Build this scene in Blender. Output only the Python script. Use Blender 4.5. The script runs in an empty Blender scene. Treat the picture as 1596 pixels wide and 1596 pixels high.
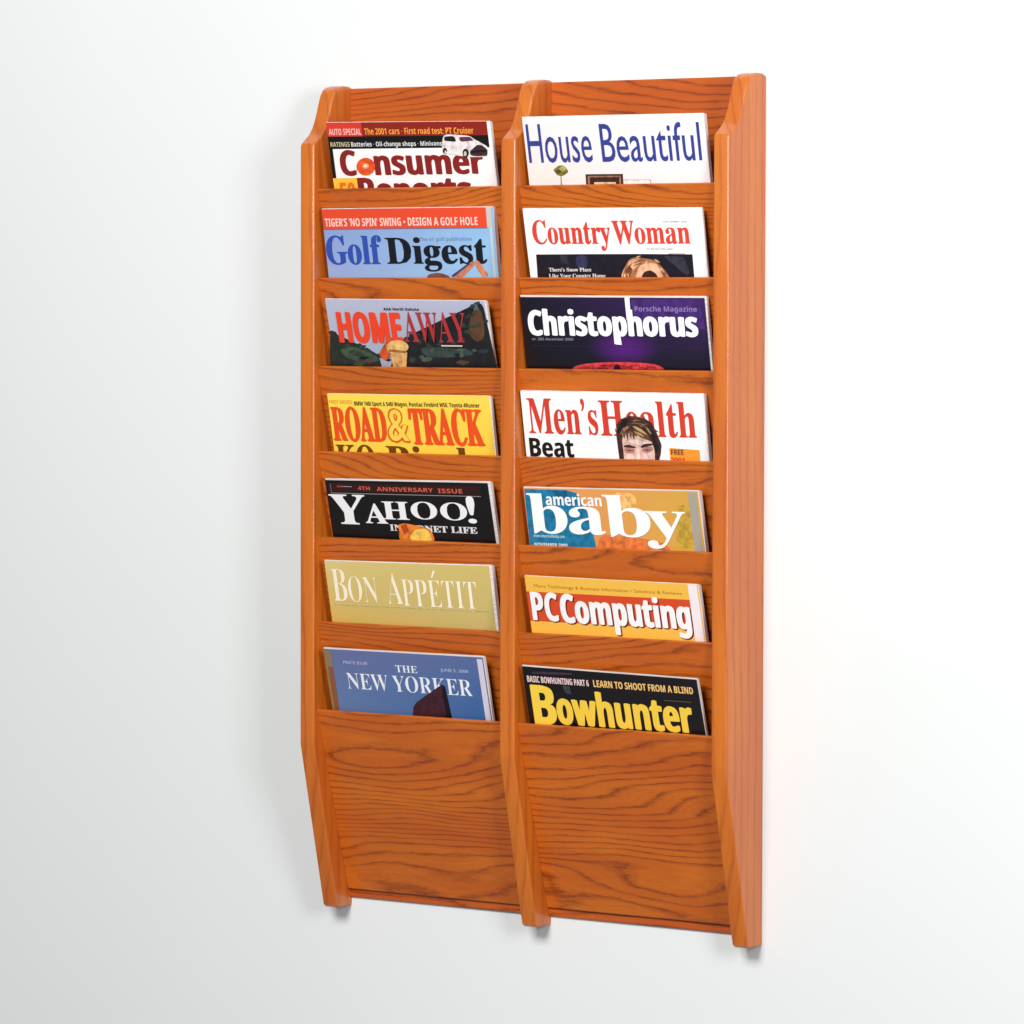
import bpy, bmesh, math, random
from mathutils import Vector, Matrix
from mathutils.geometry import tessellate_polygon
IN = 0.0254                                    # inches to metres
scene = bpy.context.scene
C = scene.collection

# ---------------------------------------------------------------- camera
RACK_W, T, DMAX, DBOT, ZK, ZF = 22.0, .755, 2.67, 1.07, 7.37, 32.95
def W(X, D, Z):                                # rack inches -> world metres (wall is y = 0, room side is -y)
    return Vector(((X-11)*IN, -D*IN, Z*IN))
cam_d = bpy.data.cameras.new('camera'); cam = bpy.data.objects.new('camera', cam_d); C.objects.link(cam)
ya, pi_, ro = math.radians(36.4183), math.radians(2.5263), math.radians(.1445)
fwd = Vector((-math.sin(ya)*math.cos(pi_), math.cos(ya)*math.cos(pi_), -math.sin(pi_)))
rt = Vector((math.cos(ya), math.sin(ya), 0)); up = rt.cross(fwd)
r2 = rt*math.cos(ro)+up*math.sin(ro); u2 = up*math.cos(ro)-rt*math.sin(ro)
M = Matrix((r2, u2, -fwd)).transposed().to_4x4(); M.translation = W(126.9385, 159.4758, 26.0925)
cam.matrix_world = M
cam_d.sensor_width = 36; cam_d.lens = 36*7325.7/1596; cam_d.clip_end = 50; cam_d.clip_start = .1
scene.camera = cam

# ---------------------------------------------------------------- light
world = bpy.data.worlds.new('World'); scene.world = world; world.use_nodes = True
world.node_tree.nodes['Background'].inputs[0].default_value = (.96, .99, 1, 1)
world.node_tree.nodes['Background'].inputs[1].default_value = 0.2
def area(name, frm, to, size, power, col):
    l = bpy.data.lights.new(name, 'AREA'); l.shape = 'RECTANGLE'; l.size, l.size_y = size; l.energy = power; l.color = col
    o = bpy.data.objects.new(name, l); C.objects.link(o); o.location = frm
    o.rotation_euler = (Vector(to)-Vector(frm)).to_track_quat('-Z', 'Y').to_euler(); return o
area('softbox', (0.5, -3.1, 2.3), (0, 0, .45), (1.5, 1.2), 126.0, (1, .985, .96))
area('fill_softbox', (2.6, -1.55, 1.0), (0, 0, .45), (0.6, 1.1), 44.0, (1, 1, 1))
scene.view_settings.view_transform = 'Standard'; scene.view_settings.look = 'None'
scene.view_settings.exposure = 0; scene.view_settings.gamma = 1

# ---------------------------------------------------------------- helpers
def lin(c):
    return tuple(((v/255)/12.92 if v <= 10 else (((v/255)+.055)/1.055)**2.4) for v in c)+(1,)
def link(name, me, mats, parent=None):
    o = bpy.data.objects.new(name, me); C.objects.link(o)
    for m in (mats if isinstance(mats, (list, tuple)) else [mats]): me.materials.append(m)
    if parent: o.parent = parent
    return o
def obj(name, bm, mat, parent=None, smooth=False, origin=None):
    bmesh.ops.recalc_face_normals(bm, faces=bm.faces)
    me = bpy.data.meshes.new(name); bm.to_mesh(me); bm.free()
    if smooth:
        for p in me.polygons: p.use_smooth = True
    return link(name, me, mat, parent)
class NT:
    def __init__(s, name):
        s.m = bpy.data.materials.new(name); s.m.use_nodes = True; s.t = s.m.node_tree; s.b = s.t.nodes['Principled BSDF']
    def n(s, typ, **kw):
        nd = s.t.nodes.new(typ)
        for k, v in kw.items():
            if k.startswith('i_'): nd.inputs[k[2:].replace('_', ' ')].default_value = v
            else: setattr(nd, k, v)
        return nd
    def l(s, a, b): s.t.links.new(a, b)
    def math(s, op, a, b=None, c=None):
        nd = s.t.nodes.new('ShaderNodeMath'); nd.operation = op
        for i, v in enumerate((a, b, c)):
            if v is None: continue
            if isinstance(v, (int, float)): nd.inputs[i].default_value = v
            else: s.l(v, nd.inputs[i])
        return nd.outputs[0]
    def vmul(s, v, k, op='MULTIPLY'):
        nd = s.t.nodes.new('ShaderNodeVectorMath'); nd.operation = op; s.l(v, nd.inputs[0])
        if isinstance(k, tuple): nd.inputs[1].default_value = k
        else: s.l(k, nd.inputs[1])
        return nd.outputs[0]
    def noise(s, v, detail=2, rough=.5, scale=1):
        nd = s.n('ShaderNodeTexNoise', i_Scale=scale, i_Detail=detail, i_Roughness=rough); s.l(v, nd.inputs['Vector']); return nd.outputs[0]
    def ramp(s, f, stops, interp='LINEAR'):
        nd = s.t.nodes.new('ShaderNodeValToRGB'); nd.color_ramp.interpolation = interp; e = nd.color_ramp.elements
        while len(e) < len(stops): e.new(.5)
        for el, (p, c) in zip(e, stops): el.position = p; el.color = c
        s.l(f, nd.inputs[0]); return nd.outputs[0]
    def mix(s, f, a, b, blend='MIX'):
        nd = s.t.nodes.new('ShaderNodeMix'); nd.data_type = 'RGBA'; nd.blend_type = blend
        for k, v in ((0, f), (6, a), (7, b)):
            if hasattr(v, 'is_linked') or hasattr(v, 'links'): s.l(v, nd.inputs[k])
            else: nd.inputs[k].default_value = v
        return nd.outputs[2]

def wood(name, vertical, light, mid, dark, freq, contrast, warp, depth=.9, lacquer=.35):
    """stained, lacquered oak; grain along x (vertical=False) or along z; rings are contours of a stretched noise field"""
    g = NT(name)
    tc = g.n('ShaderNodeTexCoord'); at = g.n('ShaderNodeAttribute', attribute_type='OBJECT', attribute_name='grain_shift')
    p = g.vmul(g.vmul(tc.outputs['Object'], (1/IN,)*3), at.outputs['Vector'], 'ADD')
    sp = g.n('ShaderNodeSeparateXYZ'); g.l(p, sp.inputs[0])
    x, y, z = sp.outputs
    if vertical: u, v, w = z, g.math('ADD', y, g.math('MULTIPLY', x, .8)), x
    else: u, v, w = x, z, y
    def vec(a, b, c):
        cb = g.n('ShaderNodeCombineXYZ')
        for i, (q, k) in enumerate(((u, a), (v, b), (w, c))): g.l(g.math('MULTIPLY', q, k), cb.inputs[i])
        return cb.outputs[0]
    n1 = g.noise(vec(.05, .24, .15), 1.6, .45)
    n2 = g.noise(vec(.5, 2.4, 1), 3, .62)
    jag = g.noise(vec(2.2, 9, 6), 3, .7)
    h = g.math('ADD', g.math('MULTIPLY', v, .8), g.math('MULTIPLY', n1, warp))
    h = g.math('ADD', h, g.math('MULTIPLY', n2, .22))
    h = g.math('ADD', h, g.math('MULTIPLY', jag, .10))
    fr = g.math('FRACT', g.math('MULTIPLY', h, freq))
    fr2 = g.math('FRACT', g.math('MULTIPLY', h, freq*3.37))
    # early wood is porous and takes the stain dark, late wood stays light
    ring = g.ramp(fr, [(0, (1,)*3+(1,)), (.09, (.30,)*3+(1,)), (.24, (.04,)*3+(1,)), (.74, (.07,)*3+(1,)), (.91, (.55,)*3+(1,)), (1, (1,)*3+(1,))])
    ring2 = g.ramp(fr2, [(0, (.5,)*3+(1,)), (.4, (0, 0, 0, 1)), (1, (.5,)*3+(1,))])
    n3 = g.noise(vec(.10, .7, .5), 3, .55)
    n6 = g.noise(vec(.35, 3.5, 2), 2, .6)
    c = g.mix(g.ramp(n3, [(.35, (0, 0, 0, 1)), (.7, (contrast,)*3+(1,))]), light, mid)
    c = g.mix(g.math('MULTIPLY', ring2, g.ramp(n6, [(.35, (.15,)*3+(1,)), (.65, (1, 1, 1, 1))])), c, mid)
    c = g.mix(g.math('MULTIPLY', ring, g.ramp(n6, [(.3, (.45*depth,)*3+(1,)), (.62, (depth,)*3+(1,))])), c, dark)
    n4 = g.noise(vec(1.3, 30, 16), 2, .7)
    pores = g.ramp(n4, [(.54, (0, 0, 0, 1)), (.70, (.6,)*3+(1,))])
    c = g.mix(g.math('MULTIPLY', pores, g.math('ADD', g.math('MULTIPLY', ring, .8), .2)), c, dark)
    n5 = g.noise(vec(.4, 70, 40), 1, .5)
    c = g.mix(g.ramp(n5, [(.4, (0, 0, 0, 1)), (.75, (.3,)*3+(1,))]), c, mid)
    g.l(c, g.b.inputs['Base Color'])
    bp = g.n('ShaderNodeBump', i_Strength=.12, i_Distance=.0006)
    g.l(g.math('ADD', g.math('MULTIPLY', pores, -1), g.math('MULTIPLY', fr, -.25)), bp.inputs['Height']); g.l(bp.outputs[0], g.b.inputs['Normal'])
    g.b.inputs['Roughness'].default_value = .42
    g.b.inputs['Coat Weight'].default_value = lacquer; g.b.inputs['Coat Roughness'].default_value = .09
    return g.m
PANEL_OAK = wood('oak_panel', False, lin((210, 112, 24)), lin((186, 82, 22)), lin((110, 40, 14)), 3.0, .7, 6.5, .88)
BACK_OAK = wood('oak_back', False, lin((202, 98, 22)), lin((178, 74, 18)), lin((104, 36, 12)), 3.0, .7, 5, .9)
SIDE_OAK = wood('oak_side', True, lin((209, 116, 26)), lin((190, 92, 24)), lin((150, 62, 18)), 2.3, .8, 1.3, .6, .6)

_pm = {}
def picture_mat(c):
    k = ('picture',)+c
    if k not in _pm:      # printed photographs: uneven tone
        g = NT('printed_picture_%d' % len(_pm)); tc = g.n('ShaderNodeTexCoord')
        n = g.noise(g.vmul(tc.outputs['Object'], (1/IN, 1/IN, 1/IN)), 4, .65, 3.2)
        g.l(g.ramp(n, [(.32, lin(tuple(int(v*.8) for v in c))), (.5, lin(c)), (.68, lin(tuple(min(255, int(v*1.08+5)) for v in c)))]), g.b.inputs['Base Color'])
        g.b.inputs['Roughness'].default_value = .38; _pm[k] = g.m
    return _pm[k]
def print_mat(c):
    if c not in _pm:
        g = NT('printed_ink_%d' % len(_pm)); g.b.inputs['Base Color'].default_value = lin(c)
        g.b.inputs['Roughness'].default_value = .38; _pm[c] = g.m
    return _pm[c]

# ---------------------------------------------------------------- wall
g = NT('painted_wall')
tc = g.n('ShaderNodeTexCoord')
n = g.noise(tc.outputs['Object'], 3, .5, 1.3)
g.l(g.ramp(n, [(.3, lin((226, 230, 229))), (.7, lin((231, 232, 235)))]), g.b.inputs['Base Color'])
fine = g.noise(tc.outputs['Object'], 4, .6, 420)
bp = g.n('ShaderNodeBump', i_Strength=.06, i_Distance=.0006); g.l(fine, bp.inputs['Height']); g.l(bp.outputs[0], g.b.inputs['Normal'])
g.b.inputs['Roughness'].default_value = .75
bm = bmesh.new(); bmesh.ops.create_cube(bm, size=1)
for v in bm.verts: v.co = Vector((v.co.x*8, v.co.y*.12+.06, v.co.z*5+.5))
wall = obj('wall', bm, g.m); wall['kind'] = 'structure'

# ---------------------------------------------------------------- rack
rack = bpy.data.objects.new('magazine_rack', None); C.objects.link(rack)
rack['label'] = 'wide stained oak magazine rack with two columns of pockets, hung on the white wall'
rack['category'] = 'magazine rack'
random.seed(7)
def shift(o, a=None):
    o['grain_shift'] = tuple(float(v) for v in (a or (random.uniform(0, 90), random.uniform(0, 20), random.uniform(0, 90))))
def side_panel(name, X0, sh):
    pts = [(.02, .02), (.95, .0), (DBOT, .10), (DMAX-.0, ZK-.18), (DMAX, ZK+.18), (DMAX, ZF-.12), (DMAX-.05, ZF), (2.40, 33.12), (2.10, 33.36), (1.90, 33.62), (1.73, 33.95),
           (1.58, 34.35), (1.45, 34.75), (1.32, 35.08), (1.17, 35.28), (.95, 35.41), (.6, 35.47), (.22, 35.46), (.06, 35.40), (.02, 35.3)]
    # smooth the ogee once
    bm = bmesh.new()
    a = [bm.verts.new(W(X0, d, z)) for d, z in pts]; b = [bm.verts.new(W(X0+T, d, z)) for d, z in pts]
    bm.faces.new(a); bm.faces.new(b[::-1]); n = len(pts)
    for i in range(n): bm.faces.new((a[i], a[(i+1) % n], b[(i+1) % n], b[i]))
    bm.edges.ensure_lookup_table(); es = []
    for l in (a, b):
        for i in range(n):
            if i in (n-1, n-2) : continue
            e = bm.edges.get((l[i], l[(i+1) % n]))
            if e: es.append(e)
    bmesh.ops.recalc_face_normals(bm, faces=bm.faces)
    bmesh.ops.bevel(bm, geom=es, offset=.24*IN, segments=6, profile=.5, affect='EDGES', clamp_overlap=True)
    o = obj(name, bm, SIDE_OAK, rack)
    for p in o.data.polygons: p.use_smooth = p.area < (.6*IN)**2*6
    try: o.data.set_sharp_from_angle(angle=math.radians(28))
    except Exception: pass
    shift(o, sh); return o
side_panel('side_panel', -.06, (3, 2, 11)); side_panel('side_panel', RACK_W-T, (31, 5, 47)); side_panel('divider', 11-T/2, (57, 9, 71))
def slab(name, poly, X0, X1, mat, sh=None, bev=.05):
    """prism along X of a (D, Z) outline"""
    bm = bmesh.new()
    a = [bm.verts.new(W(X0, d, z)) for d, z in poly]; b = [bm.verts.new(W(X1, d, z)) for d, z in poly]; n = len(poly)
    bm.faces.new(a); bm.faces.new(b[::-1])
    sides = [bm.faces.new((a[i], a[(i+1) % n], b[(i+1) % n], b[i])) for i in range(n)]
    if bev:
        es = [bm.edges.get((a[i], b[i])) for i in range(n)]
        bmesh.ops.bevel(bm, geom=es, offset=bev*IN, segments=2, profile=.5, affect='EDGES')
    o = obj(name, bm, mat, rack); shift(o, sh); return o
PT = [31.03, 27.23, 23.46, 19.81, 16.14, 12.5, 8.71]      # heights of the pocket panels' top edges
TAN = .27
cols = [(T-.056, 11-T/2-.004), (11+T/2+.004, RACK_W-T-.004)]
for ci, (x0, x1) in enumerate(cols):
    slab('back_panel', [(.02, .40), (.14, .40), (.14, 35.37), (.02, 35.37)], x0, x1, BACK_OAK, [(12, 3, 5), (47, 8, 33.)][ci])
    for ri, z in enumerate(PT):
        L = 6.9 if ri < 6 else 7.95
        d0 = 2.42
        poly = [(d0, z-.02), (d0-.24, z), (d0-.24-TAN*L, z-L+.03), (d0-TAN*L, z-L)]
        slab('pocket_panel' if ri < 6 else 'bottom_panel', poly, x0+.006, x1-.006, PANEL_OAK,
             None if ri < 6 else [((22, 8, 0)), ((64, 17, 13))][ci])

# printed matter on the covers: (s, t) in fractions of the visible cover
COVERS = {'L1': ({'g': [(248, 244, 244), (248, 244, 244), (248, 244, 244), (248, 244, 244)]},
        [('P', 'printed_band', (214, 58, 45), [(0, 0), (0.225, 0), (0.225, 0.215), (0, 0.215)], 1), ('P', 'printed_band', (140, 32, 22), [(0.225, 0), (0.985, 0), (0.985, 0.215), (0.225, 0.215)], 1),
         ('P', 'printed_band', (12, 9, 12), [(0, 0.215), (0.985, 0.215), (0.985, 0.405), (0, 0.405)], 1), ('P', 'printed_band', (12, 9, 12), [(0, 0.405), (0.022, 0.405), (0.022, 0.85), (0, 0.85)], 1),
         ('T', 'headline', 'AUTO SPECIAL', 'bsans', (255, 190, 180), 0.012, 0.219, 0.097, 0.191, 0.01, 2), ('T', 'headline', 'The 2001 cars · First road test: PT Cruiser', 'bsans', (250, 165, 60), 0.24, 0.903, 0.094, 0.189, 0, 2),
         ('T', 'headline', 'RATINGS', 'bsans', (205, 190, 150), 0.012, 0.135, 0.3, 0.37, 0, 2), ('T', 'headline', 'Batteries · Oil-change shops · Minivans', 'bsans', (225, 225, 225), 0.145, 0.707, 0.302, 0.371, 0, 2),
         ('T', 'masthead', 'C', 'bsans', (134, 30, 26), 0.057, 0.162, 0.43, 0.812, 0.035, 2), ('T', 'masthead', 'nsumer', 'bsans', (134, 30, 26), 0.274, 0.939, 0.433, 0.811, 0.035, 2),
         ('P', 'cover_picture', (232, 84, 30),
          [(0.278, 0.682), (0.273, 0.724), (0.263, 0.762), (0.248, 0.792), (0.23, 0.811), (0.212, 0.818), (0.194, 0.81), (0.178, 0.791), (0.167, 0.76), (0.16, 0.722), (0.16, 0.68), (0.165, 0.638), (0.175, 0.6), (0.19, 0.57),
           (0.208, 0.551), (0.226, 0.544), (0.244, 0.551), (0.26, 0.571), (0.271, 0.601), (0.278, 0.64)],
          3),
         ('P', 'cover_picture', (250, 160, 120),
          [(0.239, 0.671), (0.238, 0.685), (0.234, 0.697), (0.229, 0.707), (0.223, 0.714), (0.217, 0.716), (0.211, 0.713), (0.206, 0.707), (0.202, 0.697), (0.2, 0.684), (0.2, 0.671), (0.202, 0.657), (0.205, 0.644), (0.21, 0.635),
           (0.216, 0.628), (0.222, 0.626), (0.228, 0.628), (0.233, 0.635), (0.237, 0.645), (0.239, 0.657)],
          4),
         ('P', 'cover_picture', (250, 235, 230),
          [(0.228, 0.671), (0.228, 0.677), (0.226, 0.683), (0.224, 0.687), (0.221, 0.69), (0.218, 0.691), (0.216, 0.69), (0.213, 0.687), (0.212, 0.682), (0.211, 0.677), (0.211, 0.671), (0.211, 0.665), (0.213, 0.659),
           (0.215, 0.655), (0.218, 0.652), (0.221, 0.651), (0.223, 0.652), (0.226, 0.655), (0.227, 0.659), (0.228, 0.665)],
          5),
         ('T', 'masthead', 'Reports', 'bsans', (134, 30, 26), 0.152, 0.851, 0.854, 1.251, 0.035, 2), ('P', 'printed_band', (245, 190, 60), [(0.003, 0.851), (0.171, 0.849), (0.17, 1.088), (-0.002, 1.084)], 1),
         ('T', 'headline', '50', 'bsans', (230, 110, 20), 0.034, 0.135, 0.924, 1.184, 0.03, 3),
         ('P', 'cover_picture', (232, 222, 220),
          [(0.715, 0.291), (0.718, 0.265), (0.72, 0.25), (0.723, 0.235), (0.725, 0.226), (0.729, 0.215), (0.734, 0.209), (0.742, 0.205), (0.752, 0.203), (0.768, 0.202), (0.778, 0.203), (0.787, 0.204), (0.793, 0.205), (0.8, 0.209),
           (0.807, 0.211), (0.818, 0.214), (0.832, 0.216), (0.855, 0.22), (0.868, 0.225), (0.88, 0.234), (0.887, 0.245), (0.894, 0.264), (0.899, 0.277), (0.907, 0.292), (0.916, 0.305), (0.93, 0.324), (0.939, 0.337),
           (0.949, 0.351), (0.956, 0.363), (0.967, 0.38), (0.972, 0.393), (0.976, 0.41), (0.977, 0.427), (0.975, 0.452), (0.974, 0.47), (0.972, 0.488), (0.97, 0.504), (0.966, 0.525), (0.962, 0.537), (0.955, 0.547), (0.947, 0.552),
           (0.933, 0.555), (0.922, 0.557), (0.91, 0.557), (0.899, 0.556), (0.882, 0.553), (0.872, 0.552), (0.864, 0.552), (0.858, 0.552), (0.852, 0.553), (0.848, 0.551), (0.842, 0.546), (0.837, 0.538), (0.828, 0.524),
           (0.82, 0.516), (0.809, 0.509), (0.796, 0.504), (0.775, 0.5), (0.762, 0.499), (0.752, 0.499), (0.746, 0.5), (0.741, 0.504), (0.737, 0.504), (0.732, 0.502), (0.727, 0.497), (0.72, 0.487), (0.715, 0.479), (0.711, 0.468),
           (0.709, 0.456), (0.707, 0.437), (0.706, 0.422), (0.706, 0.403), (0.707, 0.383), (0.709, 0.353), (0.711, 0.332), (0.713, 0.31)],
          6),
         ('P', 'cover_picture', (30, 24, 26),
          [(0.729, 0.248), (0.731, 0.24), (0.735, 0.235), (0.742, 0.232), (0.75, 0.23), (0.766, 0.228), (0.774, 0.229), (0.781, 0.233), (0.785, 0.238), (0.788, 0.249), (0.79, 0.257), (0.792, 0.269), (0.793, 0.28), (0.795, 0.298),
           (0.794, 0.307), (0.791, 0.313), (0.785, 0.314), (0.773, 0.312), (0.765, 0.31), (0.756, 0.308), (0.749, 0.307), (0.738, 0.305), (0.732, 0.302), (0.728, 0.295), (0.726, 0.287), (0.727, 0.272), (0.727, 0.263),
           (0.728, 0.254)],
          7),
         ('P', 'cover_picture', (86, 50, 72),
          [(0.817, 0.252), (0.82, 0.247), (0.824, 0.244), (0.832, 0.242), (0.842, 0.241), (0.859, 0.239), (0.869, 0.24), (0.877, 0.243), (0.882, 0.248), (0.886, 0.258), (0.888, 0.265), (0.891, 0.273), (0.893, 0.28), (0.896, 0.29),
           (0.896, 0.296), (0.892, 0.301), (0.886, 0.304), (0.872, 0.307), (0.863, 0.309), (0.854, 0.311), (0.845, 0.313), (0.833, 0.315), (0.826, 0.313), (0.821, 0.307), (0.818, 0.297), (0.816, 0.278), (0.815, 0.267),
           (0.815, 0.257)],
          7),
         ('P', 'cover_picture', (60, 36, 44),
          [(0.914, 0.372), (0.92, 0.369), (0.924, 0.368), (0.929, 0.369), (0.934, 0.37), (0.941, 0.374), (0.945, 0.38), (0.951, 0.389), (0.957, 0.401), (0.965, 0.421), (0.969, 0.436), (0.971, 0.454), (0.972, 0.472), (0.97, 0.497),
           (0.969, 0.512), (0.967, 0.525), (0.966, 0.531), (0.964, 0.537), (0.959, 0.539), (0.947, 0.541), (0.931, 0.542), (0.902, 0.541), (0.886, 0.538), (0.875, 0.53), (0.87, 0.52), (0.869, 0.5), (0.869, 0.488), (0.87, 0.477),
           (0.871, 0.469), (0.873, 0.46), (0.875, 0.454), (0.879, 0.45), (0.884, 0.448), (0.892, 0.448), (0.897, 0.444), (0.901, 0.434), (0.904, 0.422), (0.906, 0.399), (0.908, 0.387), (0.911, 0.377)],
          7),
         ('P', 'cover_picture', (24, 18, 18), [(0.873, 0.457), (0.973, 0.443), (0.97, 0.481), (0.873, 0.494)], 8),
         ('P', 'cover_picture', (240, 225, 230),
          [(0.857, 0.385), (0.861, 0.382), (0.865, 0.381), (0.868, 0.382), (0.87, 0.384), (0.874, 0.39), (0.875, 0.395), (0.876, 0.4), (0.875, 0.404), (0.873, 0.412), (0.871, 0.415), (0.868, 0.418), (0.866, 0.419), (0.861, 0.419),
           (0.858, 0.418), (0.856, 0.414), (0.854, 0.409), (0.853, 0.399), (0.853, 0.394), (0.854, 0.388)],
          8),
         ('P', 'cover_picture', (28, 18, 18),
          [(0.735, 0.456), (0.734, 0.471), (0.731, 0.484), (0.728, 0.494), (0.724, 0.5), (0.72, 0.503), (0.716, 0.5), (0.713, 0.494), (0.71, 0.483), (0.709, 0.47), (0.709, 0.456), (0.711, 0.442), (0.713, 0.429), (0.717, 0.418),
           (0.72, 0.412), (0.725, 0.41), (0.729, 0.412), (0.732, 0.419), (0.734, 0.429), (0.735, 0.442)],
          8),
         ('P', 'cover_picture', (200, 180, 178),
          [(0.732, 0.477), (0.731, 0.486), (0.73, 0.495), (0.728, 0.501), (0.726, 0.506), (0.724, 0.507), (0.722, 0.506), (0.72, 0.501), (0.719, 0.495), (0.718, 0.486), (0.719, 0.477), (0.719, 0.468), (0.721, 0.459),
           (0.722, 0.453), (0.725, 0.449), (0.727, 0.447), (0.729, 0.449), (0.73, 0.453), (0.731, 0.46), (0.732, 0.468)],
          9),
         ('P', 'cover_picture', (28, 18, 18),
          [(0.862, 0.494), (0.86, 0.515), (0.856, 0.535), (0.851, 0.55), (0.846, 0.56), (0.84, 0.563), (0.834, 0.559), (0.83, 0.55), (0.826, 0.534), (0.825, 0.515), (0.825, 0.494), (0.827, 0.472), (0.83, 0.453), (0.835, 0.438),
           (0.841, 0.428), (0.847, 0.425), (0.852, 0.428), (0.857, 0.438), (0.86, 0.454), (0.862, 0.473)],
          8),
         ('P', 'cover_picture', (205, 190, 180),
          [(0.849, 0.503), (0.848, 0.515), (0.846, 0.526), (0.844, 0.534), (0.841, 0.54), (0.839, 0.542), (0.836, 0.54), (0.834, 0.534), (0.833, 0.526), (0.832, 0.515), (0.832, 0.503), (0.833, 0.491), (0.835, 0.48),
           (0.837, 0.471), (0.84, 0.466), (0.842, 0.464), (0.845, 0.466), (0.847, 0.471), (0.848, 0.48), (0.849, 0.491)],
          9)]),
 'L2': ({'g': [(132, 152, 206), (142, 184, 222), (150, 168, 212), (150, 194, 230)]},
        [('P', 'printed_band', (226, 72, 40), [(0, 0), (0.962, 0), (0.962, 0.29), (0, 0.29)], 1), ('P', 'printed_band', (196, 190, 184), [(0.962, 0), (0.99, 0), (0.99, 0.29), (0.962, 0.29)], 1),
         ('P', 'printed_band', (190, 205, 215), [(0.975, 0.29), (0.99, 0.29), (0.99, 1.05), (0.975, 1.05)], 1), ('P', 'printed_band', (90, 100, 140), [(0, 0.29), (0.962, 0.29), (0.962, 0.302), (0, 0.302)], 2),
         ('T', 'headline', "TIGER'S 'NO SPIN' SWING • DESIGN A GOLF HOLE", 'bsans', (255, 205, 195), 0.013, 0.912, 0.139, 0.254, 0.012, 2), ('T', 'masthead', 'Golf', 'serif', (44, 76, 168), 0.002, 0.344, 0.397, 0.807, 0.018, 2),
         ('T', 'masthead', 'Digest', 'serif', (14, 16, 28), 0.365, 0.95, 0.429, 0.804, 0.018, 2), ('T', 'headline', 'The #1 golf publication', 'bsans', (110, 140, 185), 0.572, 0.871, 0.425, 0.477, 0, 2),
         ('P', 'cover_picture', (196, 120, 85),
          [(0.761, 0.956), (0.777, 0.92), (0.788, 0.896), (0.8, 0.872), (0.811, 0.853), (0.827, 0.827), (0.837, 0.812), (0.846, 0.797), (0.854, 0.787), (0.863, 0.777), (0.868, 0.773), (0.872, 0.776), (0.874, 0.784),
           (0.875, 0.802), (0.874, 0.816), (0.87, 0.833), (0.864, 0.85), (0.853, 0.875), (0.845, 0.894), (0.836, 0.917), (0.827, 0.938), (0.814, 0.971), (0.804, 0.988), (0.792, 1.0), (0.78, 1.003), (0.763, 1.0), (0.755, 0.992),
           (0.755, 0.977)],
          4),
         ('P', 'cover_picture', (205, 130, 95),
          [(0.884, 0.762), (0.89, 0.76), (0.894, 0.763), (0.899, 0.773), (0.904, 0.787), (0.911, 0.815), (0.916, 0.836), (0.923, 0.864), (0.93, 0.891), (0.941, 0.934), (0.945, 0.959), (0.944, 0.979), (0.939, 0.989),
           (0.927, 0.997), (0.919, 0.996), (0.912, 0.988), (0.907, 0.973), (0.9, 0.945), (0.895, 0.925), (0.891, 0.902), (0.887, 0.882), (0.882, 0.853), (0.879, 0.835), (0.877, 0.817), (0.877, 0.802), (0.877, 0.784),
           (0.878, 0.774), (0.881, 0.766)],
          4),
         ('P', 'cover_picture', (60, 60, 110), [(0.734, 0.985), (0.844, 0.795), (0.851, 0.813), (0.748, 0.998)], 5),
         ('P', 'cover_picture', (120, 70, 60),
          [(0.592, 0.991), (0.601, 0.972), (0.609, 0.961), (0.62, 0.952), (0.63, 0.946), (0.647, 0.941), (0.658, 0.94), (0.671, 0.943), (0.682, 0.948), (0.698, 0.961), (0.708, 0.969), (0.716, 0.98), (0.721, 0.989), (0.727, 1.004),
           (0.723, 1.011), (0.706, 1.016), (0.681, 1.017), (0.633, 1.014), (0.609, 1.01), (0.594, 1.001)],
          4)]),
 'L3': ({'g': [(184, 186, 208), (180, 184, 208), (172, 178, 200), (130, 140, 156)]},
        [('P', 'cover_picture', (36, 42, 38),
          [(0.008, 0.508), (0.021, 0.52), (0.029, 0.533), (0.038, 0.555), (0.045, 0.58), (0.055, 0.623), (0.065, 0.649), (0.082, 0.67), (0.101, 0.683), (0.133, 0.695), (0.156, 0.706), (0.179, 0.722), (0.2, 0.74), (0.228, 0.77),
           (0.245, 0.79), (0.262, 0.813), (0.274, 0.833), (0.289, 0.861), (0.297, 0.918), (0.302, 1.033), (0.304, 1.182), (0.303, 1.448), (0.284, 1.594), (0.239, 1.701), (0.176, 1.746), (0.062, 1.753), (0.002, 1.696),
           (-0.035, 1.543), (-0.043, 1.327), (-0.025, 0.93), (-0.013, 0.714), (-0.001, 0.563)],
          1),
         ('P', 'cover_picture', (60, 80, 62),
          [(0.063, 0.775), (0.087, 0.753), (0.105, 0.743), (0.125, 0.74), (0.143, 0.743), (0.168, 0.756), (0.186, 0.767), (0.204, 0.783), (0.22, 0.799), (0.242, 0.826), (0.256, 0.846), (0.27, 0.87), (0.281, 0.895), (0.295, 0.931),
           (0.294, 0.952), (0.275, 0.967), (0.245, 0.974), (0.184, 0.977), (0.148, 0.97), (0.114, 0.949), (0.09, 0.918), (0.064, 0.861), (0.053, 0.827), (0.053, 0.796)],
          2),
         ('P', 'cover_picture', (28, 28, 32),
          [(0.3, 1.448), (0.338, 1.181), (0.363, 1.027), (0.387, 0.902), (0.406, 0.833), (0.429, 0.782), (0.444, 0.746), (0.46, 0.703), (0.473, 0.663), (0.491, 0.604), (0.502, 0.571), (0.514, 0.545), (0.525, 0.531),
           (0.539, 0.522), (0.547, 0.522), (0.556, 0.532), (0.562, 0.548), (0.57, 0.581), (0.578, 0.602), (0.589, 0.625), (0.602, 0.644), (0.624, 0.67), (0.639, 0.68), (0.656, 0.681), (0.671, 0.672), (0.693, 0.649),
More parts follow.
